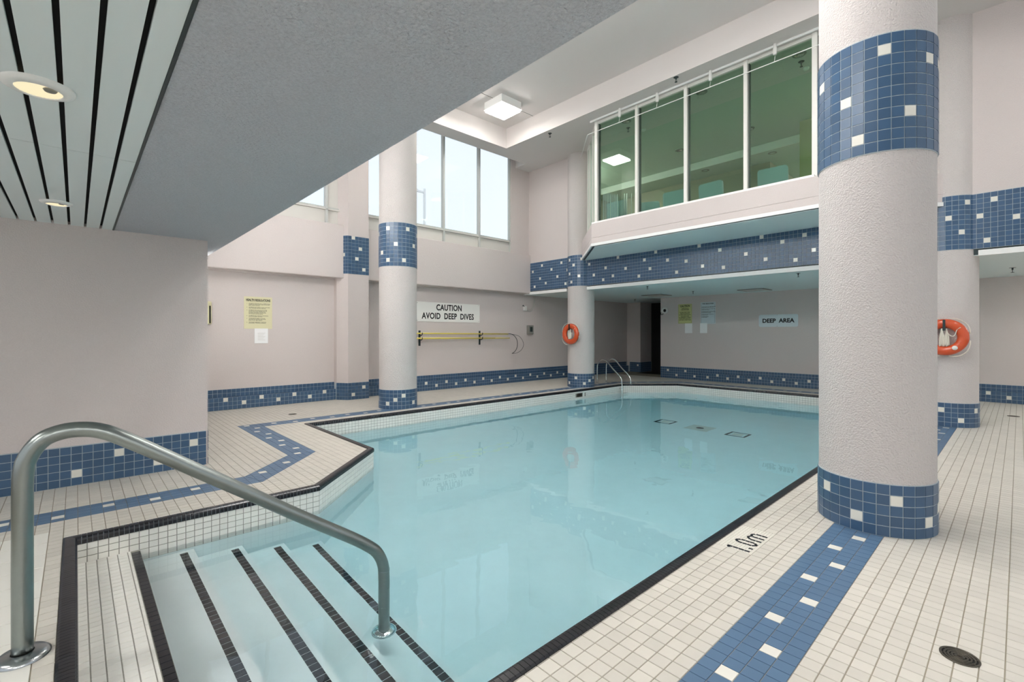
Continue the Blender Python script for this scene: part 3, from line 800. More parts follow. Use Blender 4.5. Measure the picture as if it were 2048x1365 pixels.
# ------------------------------------------------------------------ back wall
bk = MB().box(15.39, 15.7, -4, 8.76, 0, 2.853).build('wall_back', plaster); tag(bk, 'shaded back wall with the deep area sign', kind='structure')
XB2 = 15.386
MB().box(XB2, 15.39, -4, 8.76, 0, 0.405).build('tile_backing', grout_light, bk)
MB().box(15.30, XB2, -4, 7.29, 0, 0.248).build('curb', grout_light, bk)
BK = {(56, 3), (52, 1), (48, 3), (44, 1), (41, 3), (38, 1), (34, 2), (30, 1), (26, 2), (22, 1), (18, 2), (14, 1), (10, 2), (6, 1), (2, 2)}
oy = 8.76 - 0.0815 * 60
def bkey(i, r):
    j = i - 100
    return 'W' if ((j, r) in BK and j > 41) else 'B'
kc = grid_wall((XB2, oy), (0, 1), (-1, 0, 0), -100 * 0.0815, 0.0815, 160, rng(0, 0.40, 0.08), bkey)
kc = [c for c in kc if not (c[0][0][1] < 7.25 and max(p[2] for p in c[0]) < 0.26)]
kc += grid_wall((15.30, oy), (0, 1), (-1, 0, 0), -100 * 0.0815, 0.0815, 142, [0, 0.083, 0.166, 0.249], lambda i, r: 'W' if (i - 100, r) in BK or (i < 96 and i % 4 == 2 and r == (2 if i % 8 == 2 else 1)) else 'B')
for i in range(142):
    ya = oy + (i - 100) * 0.0815; kc.append(([(15.30, ya, 0.248), (15.384, ya, 0.248), (15.384, ya + 0.0815, 0.248), (15.30, ya + 0.0815, 0.248)], up, 'B'))
tiles(bk, kc, 'tile', gap=0.0048, th=0.004)
# passage beyond the corner, its darkness painted in as black boxes
pg = MB(); pg.box(16.86, 17.7, 10.5, 11.4, 0, 2.845)
pgo = pg.build('wall_passage', plaster); MB().box(17.7, 17.8, 8.4, 11.4, 0, 2.9).box(15.7, 17.8, 8.4, 8.76, 0, 2.845).box(16.4, 17.75, 8.77, 10.4, 0.001, 0.004).build('doorway_darkness', black, pgo); tag(pgo, 'passage walls in the far left corner, deep shade painted black', kind='structure')
MB().box(16.853, 16.86, 10.497, 11.02, 0, 0.41).build('tile_backing', grout_light, pgo)
MB().box(16.853, 17.7, 10.493, 10.5, 0, 0.41).build('tile_backing', grout_light, pgo)
gc = grid_wall((16.853, 10.497), (0, 1), (-1, 0, 0), 0, 0.0815, 6, rng(0, 0.40, 0.08), lambda i, r: 'W' if (i, r) == (1, 3) else 'B')
gc += grid_wall((16.853, 10.493), (1, 0), (0, -1, 0), 0, 0.0815, 10, rng(0, 0.40, 0.08), lambda i, r: 'B')
tiles(pgo, gc, 'tile', gap=0.0048, th=0.004)

# ------------------------------------------------------------------ balcony (lounge behind tinted glass)
BP = [(9.25, 2.31), (9.25, 7.12), (10.72, 8.59), (10.86, 8.59), (10.86, 0.84), (10.72, 0.84)]
bal = MB().prism(BP, 3.765, 3.90).prism([(9.25, 2.31), (9.25, 7.12), (10.72, 8.59), (10.86, 8.59), (10.86, 8.30), (9.60, 7.04), (9.60, 2.39), (10.86, 1.13), (10.86, 0.84), (10.72, 0.84)], 3.90, 4.25).build('balcony', plaster); tag(bal, 'projecting plaster balcony front below the tinted glazing', 'balcony', kind='structure')
bevel(bal, 0.01, 2)
def shift(P, d): return [(P[0][0] + d, P[0][1] + d * 0.414), (P[1][0] + d, P[1][1] - d * 0.414), (P[2][0] + d * 0.6, P[2][1] - d * 0.8), P[3], P[4], (P[5][0] + d * 0.6, P[5][1] + d * 0.8)]
MB().prism(shift(BP, -0.012), 3.70, 3.765).build('drip_trim', white_trim, bal)
x = 9.30
und = MB().prism(shift(BP, 0.03), 3.694, 3.70).build('underside_backing', dark_metal, bal)
while x < 10.84:       # boards under the balcony, cut to its outline
    x2 = min(x + 0.098, 10.85)
    q = [(x, -10), (x2, -10), (x2, 20), (x, 20)]
    Pc = shift(BP, 0.035)
    yl = lambda xx: 2.36 - max(0, xx - 9.32) + 0.0; yh = lambda xx: 7.07 + max(0, xx - 9.32)
    b_ = MB().prism([(x, max(yl(x), 0.88)), (x2, max(yl(x2), 0.88)), (x2, min(yh(x2), 8.56)), (x, min(yh(x), 8.56))], 3.686, 3.694).build('board', soffit_slat, bal)
    x += 0.1
# glazing
GXP = 9.55
gz = empty('window_3', (0, 0, 0)); tag(gz, 'green tinted glazing above the balcony front', kind='structure')
sill = MB().box(9.30, 9.66, 2.40, 7.16, 4.25, 4.30).build('sill', white_trim, gz)
MB().box(9.50, 9.60, 2.40, 7.19, 4.30, 4.345).build('frame', white_trim, gz)
MB().box(9.50, 9.60, 2.40, 7.19, 6.775, 6.84).build('frame', frame_m, gz)
ys = [2.44, 3.60, 4.82, 6.01, 7.16]
for y in ys:
    w = 0.06 if 2.5 < y < 7 else 0.07
    m1 = MB().box(9.47, 9.61, y - w * 0.6, y + w * 0.6, 4.30, 6.84).build('mullion', frame_m, gz); bevel(m1, 0.006, 1)
    MB().box(9.53, 9.60, y - w * 0.6 - 0.02, y - w * 0.6, 4.34, 6.78).build('gasket', frame_dark, gz)
for a, b in zip(ys[:-1], ys[1:]):
    MB().box(9.545, 9.555, a + 0.03, b - 0.03, 4.34, 6.78).build('pane', green_glass, gz)
# 45 degree return panes at both ends
def ret(p, q, nm):
    p = Vector(p); q = Vector(q); d = (q - p).normalized(); n_ = Vector((-d.y, d.x)) * 0.005
    return [tuple(p - n_), tuple(q - n_), tuple(q + n_), tuple(p + n_)]
for (p, q) in (((9.57, 7.2), (10.78, 8.41)), ((9.57, 2.40), (10.78, 1.19))):
    MB().prism(ret(p, q, 0), 4.34, 6.78).build('pane', green_glass, gz)
    pv, qv = Vector(p), Vector(q)
    d = (qv - pv).normalized(); n_ = Vector((-d.y, d.x)) * 0.04
    for z0, z1 in ((4.25, 4.345), (6.775, 6.84)):
        MB().prism([tuple(pv - n_), tuple(qv - n_), tuple(qv + n_), tuple(pv + n_)], z0, z1).build('frame', frame_m, gz)
    for f in (0.36, 0.72, 0.97):
        c_ = pv + (qv - pv) * f; a_ = d * 0.03
        MB().prism([tuple(c_ - a_ - n_), tuple(c_ + a_ - n_), tuple(c_ + a_ + n_), tuple(c_ - a_ + n_)], 4.3, 6.8).build('mullion', frame_m, gz)
# curtain track with hangers in front of the glazing
trk = empty('curtain_track', (9.33, 4.8, 6.5)); tag(trk, 'thin white rod hung from the ceiling along the tinted glazing', 'rod')
pth = [(10.35, 8.33, 6.5), (9.31, 7.29, 6.5), (9.31, 2.2, 6.5), (10.2, 1.31, 6.5)]
rel(MB().tube(round_path(pth, 0.04, 4), 0.009, 8).build('rod', white_trim, trk), trk)
rel(MB().box(9.36, 9.385, 2.3, 7.25, 6.80, 6.84).build('ceiling_channel', white_trim, trk), trk)
for y in (6.37, 5.40, 4.22, 3.03):
    h_ = MB(); h_.lathe([(0.0, 6.64), (0.03, 6.645), (0.035, 6.67), (0.035, 6.76), (0.028, 6.78), (0.028, 6.84)], base=(9.34, y, 0), n=14)
    h_.tube([(9.34, y, 6.62), (9.31, y, 6.50)], 0.006, 6)
    rel(h_.build('hanger', white_plastic, trk), trk)
# lounge interior
lc2 = MB(); lc2.box(10.86, 14.05, -0.5, 10.9, ZC, ZC + 0.2); lc2.box(14.05, 18, -0.5, 10.9, ZC - 0.20, ZC + 0.2)
lco = lc2.build('ceiling', mezz_ceil); tag(lco, 'dim ceiling of the lounge behind the tinted glass', kind='structure')
MB().box(14.03, 14.05, -0.5, 10.75, ZC - 0.21, ZC + 0.0).build('step_fascia', white_trim, lco)
def lounge_wall(x0, x1, y0, y1, z0, z1, m, label, nm='wall_lounge'):
    o_ = MB().box(x0, x1, y0, y1, z0, z1).build(nm, m); tag(o_, label, kind='structure'); return o_
lounge_wall(17.8, 18, -0.5, 10.9, 3.95, ZC, mezz_wall, 'far wall of the lounge behind the tinted glass')
lounge_wall(11.15, 18, 10.75, 10.95, 3.95, ZC, mezz_wall, 'left wall of the lounge behind the tinted glass')
lounge_wall(10.86, 18, -0.5, -0.3, 3.95, ZC, mezz_wall, 'right wall of the lounge behind the tinted glass')
lounge_wall(15.2, 17.8, 8.0, 10.75, 3.95, ZC - 0.19, mezz_wall, 'cream pier in the lounge')
lounge_wall(15.0, 17.8, 5.0, 9.6, 5.7, ZC - 0.19, mezz_wall, 'dropped cream bulkhead in the lounge')
ov = lounge_wall(13.2, 13.4, -0.3, 3.72, 3.95, ZC, olive, 'olive green partition at the right of the lounge')
dr = MB(); dr.box(13.14, 13.2, 3.2, 3.28, 3.95, 5.62); dr.box(13.14, 13.2, 2.2, 3.28, 5.54, 5.62); dr.build('door_frame', white_trim, ov)
MB().box(13.17, 13.19, 2.3, 3.2, 3.95, 5.54).build('doorway_darkness', black, ov)  # black panel puts the dark of the open doorway into colour
lounge_wall(10.86, 18, -0.5, 10.9, 3.85, 3.95, mezz_floor, 'lounge floor behind the balcony', 'floor')
MB().prism([(9.60, 2.6), (9.60, 7.0), (10.84, 8.24), (10.84, 1.36)], 3.9, 3.95).build('floor', mezz_floor, bal)

# ------------------------------------------------------------------ unseen shell behind and beside the camera
sh = MB(); sh.box(-4.3, -4, -4, 11.5, 0, 0.35); sh.box(-4.3, -4, -4, 11.5, 2.6, 2.8)
for y in (-4, -0.6, 2.8, 6.2): sh.box(-4.3, -4, y, y + 0.3, 0.35, 2.6)  # gaps between these piers are added to let fill daylight in from behind
sh.box(-4.3, -4, 6.2, 11.5, 0.35, 2.6)
so_ = sh.build('wall_front', plaster); tag(so_, 'wall behind the camera', kind='structure')
sr = MB(); sr.box(-4, 15.7, -4.3, -4, 0, 0.9); sr.box(-4, 15.7, -4.3, -4, 6.2, 7.5)
for x in (-4, -0.2, 3.6, 7.4, 11.2): sr.box(x, x + 0.35, -4.3, -4, 0.9, 6.2)  # tall openings added here to fill the hall with daylight
sr.box(11.2, 15.7, -4.3, -4, 0.9, 6.2); sr.box(-4, 0.3, -4.3, -4, 2.6, 6.2)
sro = sr.build('wall_right', plaster); tag(sro, 'unseen right wall with window openings added to let in fill daylight', kind='structure')
for k, x in enumerate((-3.65, 0.15, 3.95, 7.75)):
    MB().box(x, x + 3.45, -4.16, -4.15, 0.9, 6.2 if x > 0 else 2.6).build('pane', clear_glass, sro)


# ------------------------------------------------------------------ ceiling light fixtures and added fill lights
def box_light(x, y, z, label, group=None, glow=None):
    r = empty('ceiling_light', (x, y, z)); tag(r, label, 'ceiling light', group)
    h_ = 0.33
    b = MB().box(-h_, h_, -h_, h_, -0.19, 0.0)
    o_ = b.build('housing', white_trim, r); bevel(o_, 0.004, 1)
    f_ = MB()
    for q in ((-h_ - .012, h_ + .012, -h_ - .012, -h_ + .03), (-h_ - .012, h_ + .012, h_ - .03, h_ + .012), (-h_ - .012, -h_ + .03, -h_ + .03, h_ - .03), (h_ - .03, h_ + .012, -h_ + .03, h_ - .03)): f_.box(q[0], q[1], q[2], q[3], -0.20, -0.185)
    f_.build('rim', white_trim, r)
    MB().box(-h_ + .02, h_ - .02, -h_ + .02, h_ - .02, -0.245, -0.192).build('diffuser', glow or fill_white, r)
    return r
box_light(7.90, 8.865, ZK, 'square white box light on the recessed ceiling above the windows corner', None, lamp_mid)
box_light(6.27, 8.865, ZK, 'square box light above the soffit in the window row, second from the corner', 'lights above the soffit', lamp_mid)
for x_, l_ in ((2.8, 'first'), (4.6, 'second'), (6.3, 'third')):
    box_light(x_, 2.3, ZK, 'added square fill light above the soffit, %s of the row nearest the camera' % l_, 'lights above the soffit')  # unseen row added to light the pool and deck evenly
for x_, y_, l_ in ((2.8, 3.35, 'left'), (4.6, 3.4, 'right')):
    box_light(x_, y_, ZK, 'added square fill light above the soffit, %s one of the second row' % l_, 'lights above the soffit')  # second unseen row, added to brighten the pool and steps
# added fill lights on the upper wall over the grey soffit, facing the pool
for y_, l_ in ((1.6, 'first'), (3.5, 'second'), (5.4, 'third'), (7.3, 'fourth'), (9.2, 'fifth')):
    for z_, m_ in ((4.6, 'only'),):
        w_ = box_light(1.376, y_, z_, 'added square wall fill light above the soffit, %s in the row' % l_, 'added wall fill lights above the soffit', fill_soft)
        w_.rotation_euler = (0, -PI / 2, 0)
for y_, l_ in ((7.9, 'nearer the camera'), (9.6, 'nearer the windows')):
    w_ = box_light(1.158, y_, 2.15, 'added square wall fill light on the hidden partition end, ' + l_, 'added fill lights on the partition end', fill_low)  # added out of view to brighten the left deck and window wall
    w_.rotation_euler = (0, -PI / 2, 0); w_.scale = (1, 1, 0.4)
for x_, l_ in ((5.6, 'nearer'), (8.6, 'further')):
    box_light(x_, -1.6, ZC, 'added square fill light above the right deck out of frame, the %s one' % l_, 'added fill lights over the right deck', fill_soft)  # invented out of frame to light the right side of the hall
for x_, y_, l_ in ((16.2, 6.3, 'by its far left wall'), (16.2, 3.0, 'behind the olive partition'), (12.2, 0.0, 'at its right end'), (12.1, 9.9, 'at its left end near the glass')):
    box_light(x_, y_, ZC - (0.19 if x_ > 14 else 0), 'added square fill light deep in the lounge, ' + l_, 'added lounge fill lights', fill_lounge)  # added out of view to raise the lounge brightness

def downlight(x, y, z, r, label, lit=True, group=None, trim=white_trim, glow=None):
    t = empty('recessed_downlight', (x, y, z)); tag(t, label, 'downlight', group)
    MB().lathe([(r, 0.0), (r, -0.003), (r * 0.97, -0.010), (r * 0.66, -0.022), (r * 0.64, -0.018), (r * 0.62, -0.002)], n=48).build('trim_ring', trim, t)
    if lit:
        MB().lathe([(r * 0.645, -0.018), (r * 0.60, -0.008), (r * 0.0, -0.004)], n=32).build('reflector', glow or lamp_warm, t)
        MB().lathe([(0.0, -0.018), (r * 0.16, -0.016), (r * 0.20, -0.009), (r * 0.16, -0.005)], n=20, ).build('bulb', grey_box, t).location = (r * 0.30, -r * 0.10, 0)
    else:
        MB().lathe([(r * 0.65, -0.018), (r * 0.58, -0.008), (0.0, -0.004)], n=28).build('reflector', chrome, t)
    return t
downlight(-0.123, 3.0, ZS, 0.125, 'large lit downlight in the slatted ceiling, nearer the camera')
downlight(-0.121, 5.535, ZS, 0.105, 'smaller lit downlight in the slatted ceiling, near the partition')
for x_, y_, l_ in ((-2.2, 3.4, 'beside the partition'), (-2.6, 1.2, 'left of the camera'), (-1.9, -1.0, 'behind the camera on the left'), (-2.4, -3.0, 'at the back wall on the left'), (0.0, -1.6, 'right behind the camera'), (-0.1, -3.2, 'at the back wall in the middle')):
    w_ = box_light(x_, y_, ZS, 'added square fill light in the slatted ceiling, ' + l_, 'added fill lights in the slatted ceiling', fill_near); w_.scale = (1, 1, 0.5)  # added around the camera to brighten the near deck and partition
for y_, l_ in ((-1.4, 'nearer'), (-3.0, 'further')):
    w_ = box_light(13.2, y_, 2.845, 'added square fill light under the low ceiling out of frame, %s one' % l_, 'added fill lights under the low ceiling', fill_soft); w_.scale = (1, 1, 0.5)  # added past the frame edge to lift the back deck
k_ = 0
for x_, z_ in ((10.02, ZC), (12.7, ZC), (14.35, ZC - 0.19)):
    for y_ in (6.64, 4.72, 2.83):
        row = {10.02: 'nearest the glass', 12.7: 'in the middle row', 14.35: 'in the far row'}[x_]
        pos = {6.64: 'at the left', 4.72: 'in the centre', 2.83: 'at the right'}[y_]
        downlight(x_, y_, z_, 0.12, 'unlit downlight in the lounge ceiling %s, %s' % (row, pos), lit=False, group='lounge downlights', trim=grey_box)

# sprinklers
def sprinkler(x, y, z, label, m=dark_metal, s=1.0, group='sprinkler heads'):
    t = empty('sprinkler', (x, y, z)); tag(t, label, 'sprinkler', group)
    MB().lathe([(0.0, -0.004), (0.04 * s, -0.003), (0.042 * s, 0.0)], n=18).build('escutcheon', m, t)
    b = MB().lathe([(0.012 * s, 0.0), (0.012 * s, -0.03 * s), (0.006 * s, -0.034 * s)], n=10)
    b.tube([(0.012 * s, 0, -0.03 * s), (0.022 * s, 0, -0.05 * s), (0.0, 0, -0.07 * s), (-0.022 * s, 0, -0.05 * s), (-0.012 * s, 0, -0.03 * s)], 0.004 * s, 6)
    b.build('frame', m, t)
    MB().lathe([(0.0, -0.072 * s), (0.022 * s, -0.074 * s), (0.022 * s, -0.078 * s), (0.0, -0.079 * s)], n=14).build('deflector', m, t)
sprinkler(9.155, 8.41, ZC, 'sprinkler on the high ceiling left of the tinted glazing', s=1.25)
sprinkler(9.063, 4.81, ZC, 'sprinkler on the high ceiling above the second glass pane', s=1.25)
sprinkler(11.33, 6.84, 2.845, 'sprinkler under the low ceiling nearest the ladder')
sprinkler(13.66, 6.70, 2.845, 'sprinkler in the low ceiling above the yellow notice')
sprinkler(11.26, 3.20, 2.845, 'sprinkler in the low ceiling beside the large column')
sprinkler(13.40, 0.095, 2.845, 'sprinkler in the low ceiling right of the far column', s=1.2)
sprinkler(15.2, 9.7, 2.845, 'sprinkler in front of the dark passage')
sprinkler(10.38, 6.82, ZC, 'sprinkler in the lounge behind the leftmost pane', s=1.3)
sprinkler(10.32, 2.88, ZC, 'sprinkler in the lounge behind the rightmost pane', s=1.3)
for x_, y_, l_ in ((10.75, 6.6, 'left'), (10.63, 2.88, 'right')):
    t = MB().lathe([(0.0, -0.05), (0.04, -0.045), (0.055, -0.02), (0.055, 0.0)], n=20, base=(x_, y_, ZC)).build('smoke_detector', white_plastic)
    tag(t, 'round white smoke detector on the lounge ceiling at the %s' % l_, 'detector', 'lounge detectors')

# square ceiling vents over the back deck
for (x_, y_, l_) in ((14.5, 5.25, 'square flush ceiling light over the back deck above the white notice'), (14.15, 8.2, 'square flush ceiling light in front of the dark doorway')):
    t = empty('flush_ceiling_light', (x_, y_, 2.845)); tag(t, l_, 'ceiling light')
    f_ = MB().box(-.36, .36, -.36, .36, -0.018, 0.0); bevel(f_.build('frame', grey_box, t), 0.004, 1)
    MB().box(-.31, .31, -.31, .31, -0.022, -0.018).build('lens', panel_grey, t)

# ------------------------------------------------------------------ handrail at the steps
A_ = Vector((-0.188, 3.25, 0)); B_ = Vector((1.6, 3.05, 0)); dd = (B_ - A_).normalized()
prof_ = [(0.0, 0.0), (0.0, 0.62), (0.003, 0.875), (0.022, 0.965), (0.07, 1.035), (0.14, 1.065), (0.214, 1.068), (0.281, 1.052), (0.35, 1.016), (0.485, 0.925), (0.71, 0.766), (0.961, 0.59), (1.241, 0.392), (1.556, 0.178), (1.68, 0.085), (1.745, 0.02), (1.785, -0.07), (1.794, -0.17), (1.794, -0.35), (1.794, -0.83)]
hr = empty('handrail', (A_.x, A_.y, 0)); tag(hr, 'thick curved stainless steel handrail over the pool steps', 'handrail')
path = smooth_path([A_ + dd * a + Vector((0, 0, b)) for a, b in prof_], 5)
rel(MB().tube(path, 0.039, 20).build('rail', dull_steel, hr), hr)
rel(MB().lathe([(0.042, 0.026), (0.085, 0.022), (0.1, 0.010), (0.102, 0.0)], n=40, base=(A_.x, A_.y, 0)).build('flange', steel, hr), hr)
e_ = A_ + dd * 1.794
rel(MB().lathe([(0.04, 0.026), (0.07, 0.02), (0.085, 0.008), (0.087, 0.0)], n=36, base=(e_.x, e_.y, -0.84)).build('flange', chrome, hr), hr)
rel(MB().lathe([(0.041, 0.0), (0.041, 0.004)], n=20, base=(e_.x, e_.y, -0.115)).build('joint', steel, hr), hr)

# ------------------------------------------------------------------ pool ladder
ld_ = empty('pool_ladder', (12.4, 8.9, 0)); tag(ld_, 'chrome pool ladder with two curved grab rails beside the column', 'ladder')
for x_ in (12.17, 12.65):
    pts_ = [(x_, 9.14, 0), (x_, 9.14, 0.5), (x_, 9.09, 0.64), (x_, 8.98, 0.735), (x_, 8.88, 0.745), (x_, 8.76, 0.69), (x_, 8.56, 0.49), (x_, 8.36, 0.32), (x_, 8.26, 0.21), (x_, 8.22, 0.08), (x_, 8.22, -0.3), (x_, 8.22, -0.95), (x_, 8.27, -1.12)]
    r_ = MB().tube(smooth_path(pts_, 5), 0.021, 14).build('rail', chrome, ld_); rel(r_, ld_)
    f_ = MB().lathe([(0.022, 0.015), (0.045, 0.012), (0.05, 0.0)], n=24, base=(x_, 9.14, 0)).build('flange', chrome, ld_); rel(f_, ld_)
    rel(MB().tube([(x_, 8.22, -0.10), (x_, 8.31, -0.10)], 0.012, 8).build('wall_bracket', chrome, ld_), ld_)
for z_ in (-0.27, -0.55, -0.83):
    r_ = MB().box(12.18, 12.64, 8.185, 8.26, z_ - 0.012, z_ + 0.012).build('tread', chrome, ld_); bevel(r_, 0.006, 2); rel(r_, ld_)

# ------------------------------------------------------------------ life rings
def life_ring(x, y, z, label, sticker=False):
    t = empty('life_ring', (x, y, z)); tag(t, label, 'life ring', 'life rings on the columns')
    R0, r0 = 0.228, 0.075
    v = MB(); pts_ = [(0, R0 * math.cos(2 * PI * i / 48), R0 * math.sin(2 * PI * i / 48)) for i in range(48)]
    v.tube(pts_, r0, 16, closed=True); v.v = [(p[0] * 0.78, p[1], p[2]) for p in v.v]
    v.build('ring', orange, t)
    # grab line looping outside
    for a0, a1 in ((100, 170), (190, 260), (280, 350), (10, 80)):
        q = []
        for k in range(9):
            a = math.radians(a0 + (a1 - a0) * k / 8); rr = R0 + r0 + 0.012 + 0.03 * math.sin(PI * k / 8); q.append((-0.01, rr * math.cos(a), rr * math.sin(a) - (0.02 if math.sin(a) < 0 else 0) * math.sin(PI * k / 8)))
        MB().tube(q, 0.0075, 6).build('grab_line', rope, t)
    # hook at the top
    hk = MB().box(-0.07, 0.09, -0.015, 0.015, R0 - 0.09, R0 - 0.075); hk.box(-0.075, -0.065, -0.017, 0.017, R0 - 0.12, R0 + 0.06)
    hk.build('hook', dark_metal, t)
    # hank of heaving line hanging inside the ring
    hn = MB()
    for k in range(9):
        yy = -0.055 + 0.0135 * k; s_ = 1 if k < 4 else 1.0
        top_y = -0.028 if k < 4 else 0.03
        hn.tube(smooth_path([(-0.045, top_y, R0 - 0.085), (-0.05, (top_y + yy) / 2, R0 - 0.16), (-0.04, yy, 0.0), (-0.035, yy * 1.08, -0.13 - 0.012 * (k % 3))], 4), 0.008, 6)
    hn.build('rope_hank', rope, t)
    MB().tube(smooth_path([(-0.05, -0.03, 0.10), (-0.06, -0.08, 0.02), (-0.06, -0.13, 0.03), (-0.05, -0.155, 0.12), (-0.06, -0.2, 0.16)], 5), 0.006, 6).build('rope_tail', rope, t)
    if sticker:
        st_ = MB().lathe([(0.0, -0.005), (0.036, -0.003), (0.036, 0.0)], ax='x', n=24, base=(-0.062, -0.13, -0.175)).build('sticker', sign_white, t)
    return t
life_ring(10.555, 8.88, 1.555, 'orange life ring with white rope on the column by the ladder')
life_ring(10.60, 0.851, 1.50, 'orange life ring with round white sticker on the far right column', True)

# ------------------------------------------------------------------ signs on the left wall
RX = (PI / 2, 0, 0)
def board(name, x0, x1, z0, z1, y, m, label, cat, th=0.006, rad=0.0):
    r = empty(name, ((x0 + x1) / 2, y, (z0 + z1) / 2)); tag(r, label, cat)
    b = MB().box(-(x1 - x0) / 2, (x1 - x0) / 2, -th, 0, -(z1 - z0) / 2, (z1 - z0) / 2).build('panel', m, r); bevel(b, 0.0015, 1)
    return r
YW = 11.13
cs = board('caution_sign', 6.76, 8.97, 1.90, 2.44, YW, sign_white, 'white CAUTION AVOID DEEP DIVES sign on the left wall', 'sign', 0.01)
text('lettering', 'CAUTION', 0.232, (-0.01, -0.0105, 0.125), RX, ink, cs, sx=0.82, off=0.0072, sp=1.05)
text('lettering', 'AVOID  DEEP  DIVES', 0.232, (-0.02, -0.0105, -0.118), RX, ink, cs, sx=0.82, off=0.0072, sp=1.05)
for sx_ in (-1.07, 1.07):
    for sz_ in (-0.24, 0.24):
        MB().lathe([(0.0, -0.012), (0.008, -0.011), (0.009, -0.009)], ax='y', n=10, base=(sx_, 0, sz_)).build('screw', steel, cs)
hs = board('health_notice', 2.60, 3.15, 1.665, 2.35, YW, sign_cream, 'cream HEALTH REGULATIONS notice on the left wall', 'notice')
text('lettering', 'HEALTH REGULATIONS', 0.064, (0, -0.0065, 0.270), RX, ink, hs, sx=0.70, off=0.0026)
MB().box(-0.235, 0.235, -0.0066, -0.006, 0.238, 0.241).build('rule_line', ink, hs)
body = ['NO PERSON INFECTED WITH A COMMUNICABLE\nDISEASE OR HAVING OPEN SORES ON HIS BODY\nSHALL ENTER THE POOL.', 'NO PERSON SHALL BRING A GLASS CONTAINER\nONTO THE DECK OR INTO THE POOL.',
        'NO PERSON SHALL POLLUTE THE WATER\nIN THE POOL IN ANY MANNER AND THE\nSPITTING, SPOUTING OF WATER AND\nBLOWING THE NOSE IN THE POOL OR\nON THE DECK ARE PROHIBITED.',
        'NO PERSON SHALL ENGAGE IN BOISTEROUS\nPLAY IN OR ABOUT THE POOL.', 'THE MAXIMUM NUMBER OF BATHERS\nALLOWED ON THE DECK AND IN THE\nPOOL AT ANY TIME IS LIMITED.', 'THE NEAREST EMERGENCY TELEPHONE\nIS LOCATED AT THE POOL ENTRANCE.']
zz = 0.205
for n_, b_ in enumerate(body):
    k = b_.count('\n') + 1
    text('lettering', b_, 0.0205, (-0.185, -0.0065, zz - 0.0205 * (k - 1) / 2 - 0.01), RX, ink_soft, hs, align='LEFT', sx=0.92, off=0.0004)
    text('lettering', str(n_ + 1) + '.', 0.0205, (-0.225, -0.0065, zz - 0.01), RX, ink_soft, hs, align='LEFT', off=0.0004)
    zz -= 0.0205 * k + 0.018
hp = board('paper_note', 2.80, 3.065, 1.352, 1.672, YW - 0.007, paper, 'white paper taped under the cream notice', 'paper', 0.003)
for k in range(7): MB().box(-0.07, 0.08 - 0.02 * (k % 3), -0.0034, -0.003, 0.06 - 0.025 * k, 0.066 - 0.025 * k).build('print_line', panel_grey, hp)

# board at the very left, mostly hidden by the partition
pl = empty('wall_case', (1.86, YW, 1.98)); tag(pl, 'rounded cream wall case peeking out beside the partition', 'case')
c_ = MB().prism([(-0.22, -0.10), (0.08, -0.10), (0.15, -0.05), (0.15, 0.0), (-0.22, 0.0)], -0.23, 0.23).build('body', sign_cream, pl); bevel(c_, 0.02, 3)
MB().box(0.10, 0.125, -0.092, -0.05, -0.21, 0.14).build('dark_slot', dark_hole, pl)

# rescue poles on brackets
def wall_bracket(x):
    t = empty('pole_bracket', (x, YW, 1.43)); tag(t, 'dark metal bracket holding the yellow poles, %s' % ('by the round column' if x < 8 else 'at the middle of the poles'), 'bracket', 'pole brackets')
    b = MB().box(-0.03, 0.03, -0.012, 0, -0.2, 0.22); o_ = b.build('plate', dark_metal, t)
    for z_ in (0.0, 0.13):
        MB().tube(smooth_path([(0, -0.005, z_ - 0.05), (0, -0.06, z_ - 0.045), (0, -0.12, z_ - 0.035), (0, -0.15, z_ + 0.0), (0, -0.148, z_ + 0.03)], 4), 0.012, 8).build('arm', dark_metal, t)
for x_ in (6.87, 8.97, 4.75 + 1.0): wall_bracket(x_) if x_ > 6 else None
rp1 = empty('rescue_pole', (8.0, YW - 0.1, 1.56)); tag(rp1, 'upper yellow rescue pole with a thin wire crook at its end', 'pole', 'yellow poles')
rel(MB().tube([(5.9, YW - 0.1, 1.575), (10.05, YW - 0.1, 1.555)], 0.019, 12).build('shaft', yellow_pole, rp1), rp1)
hkp = [(10.0, YW - 0.1, 1.555), (10.15, YW - 0.1, 1.56), (10.32, YW - 0.1, 1.50), (10.44, YW - 0.1, 1.36), (10.47, YW - 0.09, 1.20), (10.43, YW - 0.08, 1.06), (10.33, YW - 0.07, 0.96), (10.26, YW - 0.06, 0.93)]
rel(MB().tube(smooth_path(hkp, 6), 0.009, 8).build('crook', dark_metal, rp1), rp1)
hk2 = [(10.1, YW - 0.12, 1.56), (10.40, YW - 0.2, 1.50), (10.56, YW - 0.22, 1.36), (10.62, YW - 0.22, 1.20), (10.54, YW - 0.2, 1.04), (10.40, YW - 0.15, 0.95), (10.28, YW - 0.08, 0.93)]
rel(MB().tube(smooth_path(hk2, 6), 0.006, 8).build('crook_return', dark_metal, rp1), rp1)
rp2 = empty('rescue_pole', (8.0, YW - 0.1, 1.43)); tag(rp2, 'lower yellow pole resting on the same brackets', 'pole', 'yellow poles')
rel(MB().tube([(5.9, YW - 0.1, 1.44), (9.5, YW - 0.1, 1.428)], 0.021, 12).build('shaft', yellow_pole, rp2), rp2)
rel(MB().tube([(9.45, YW - 0.1, 1.43), (10.12, YW - 0.1, 1.425)], 0.016, 12).build('inner_tube', yellow_pole, rp2), rp2)

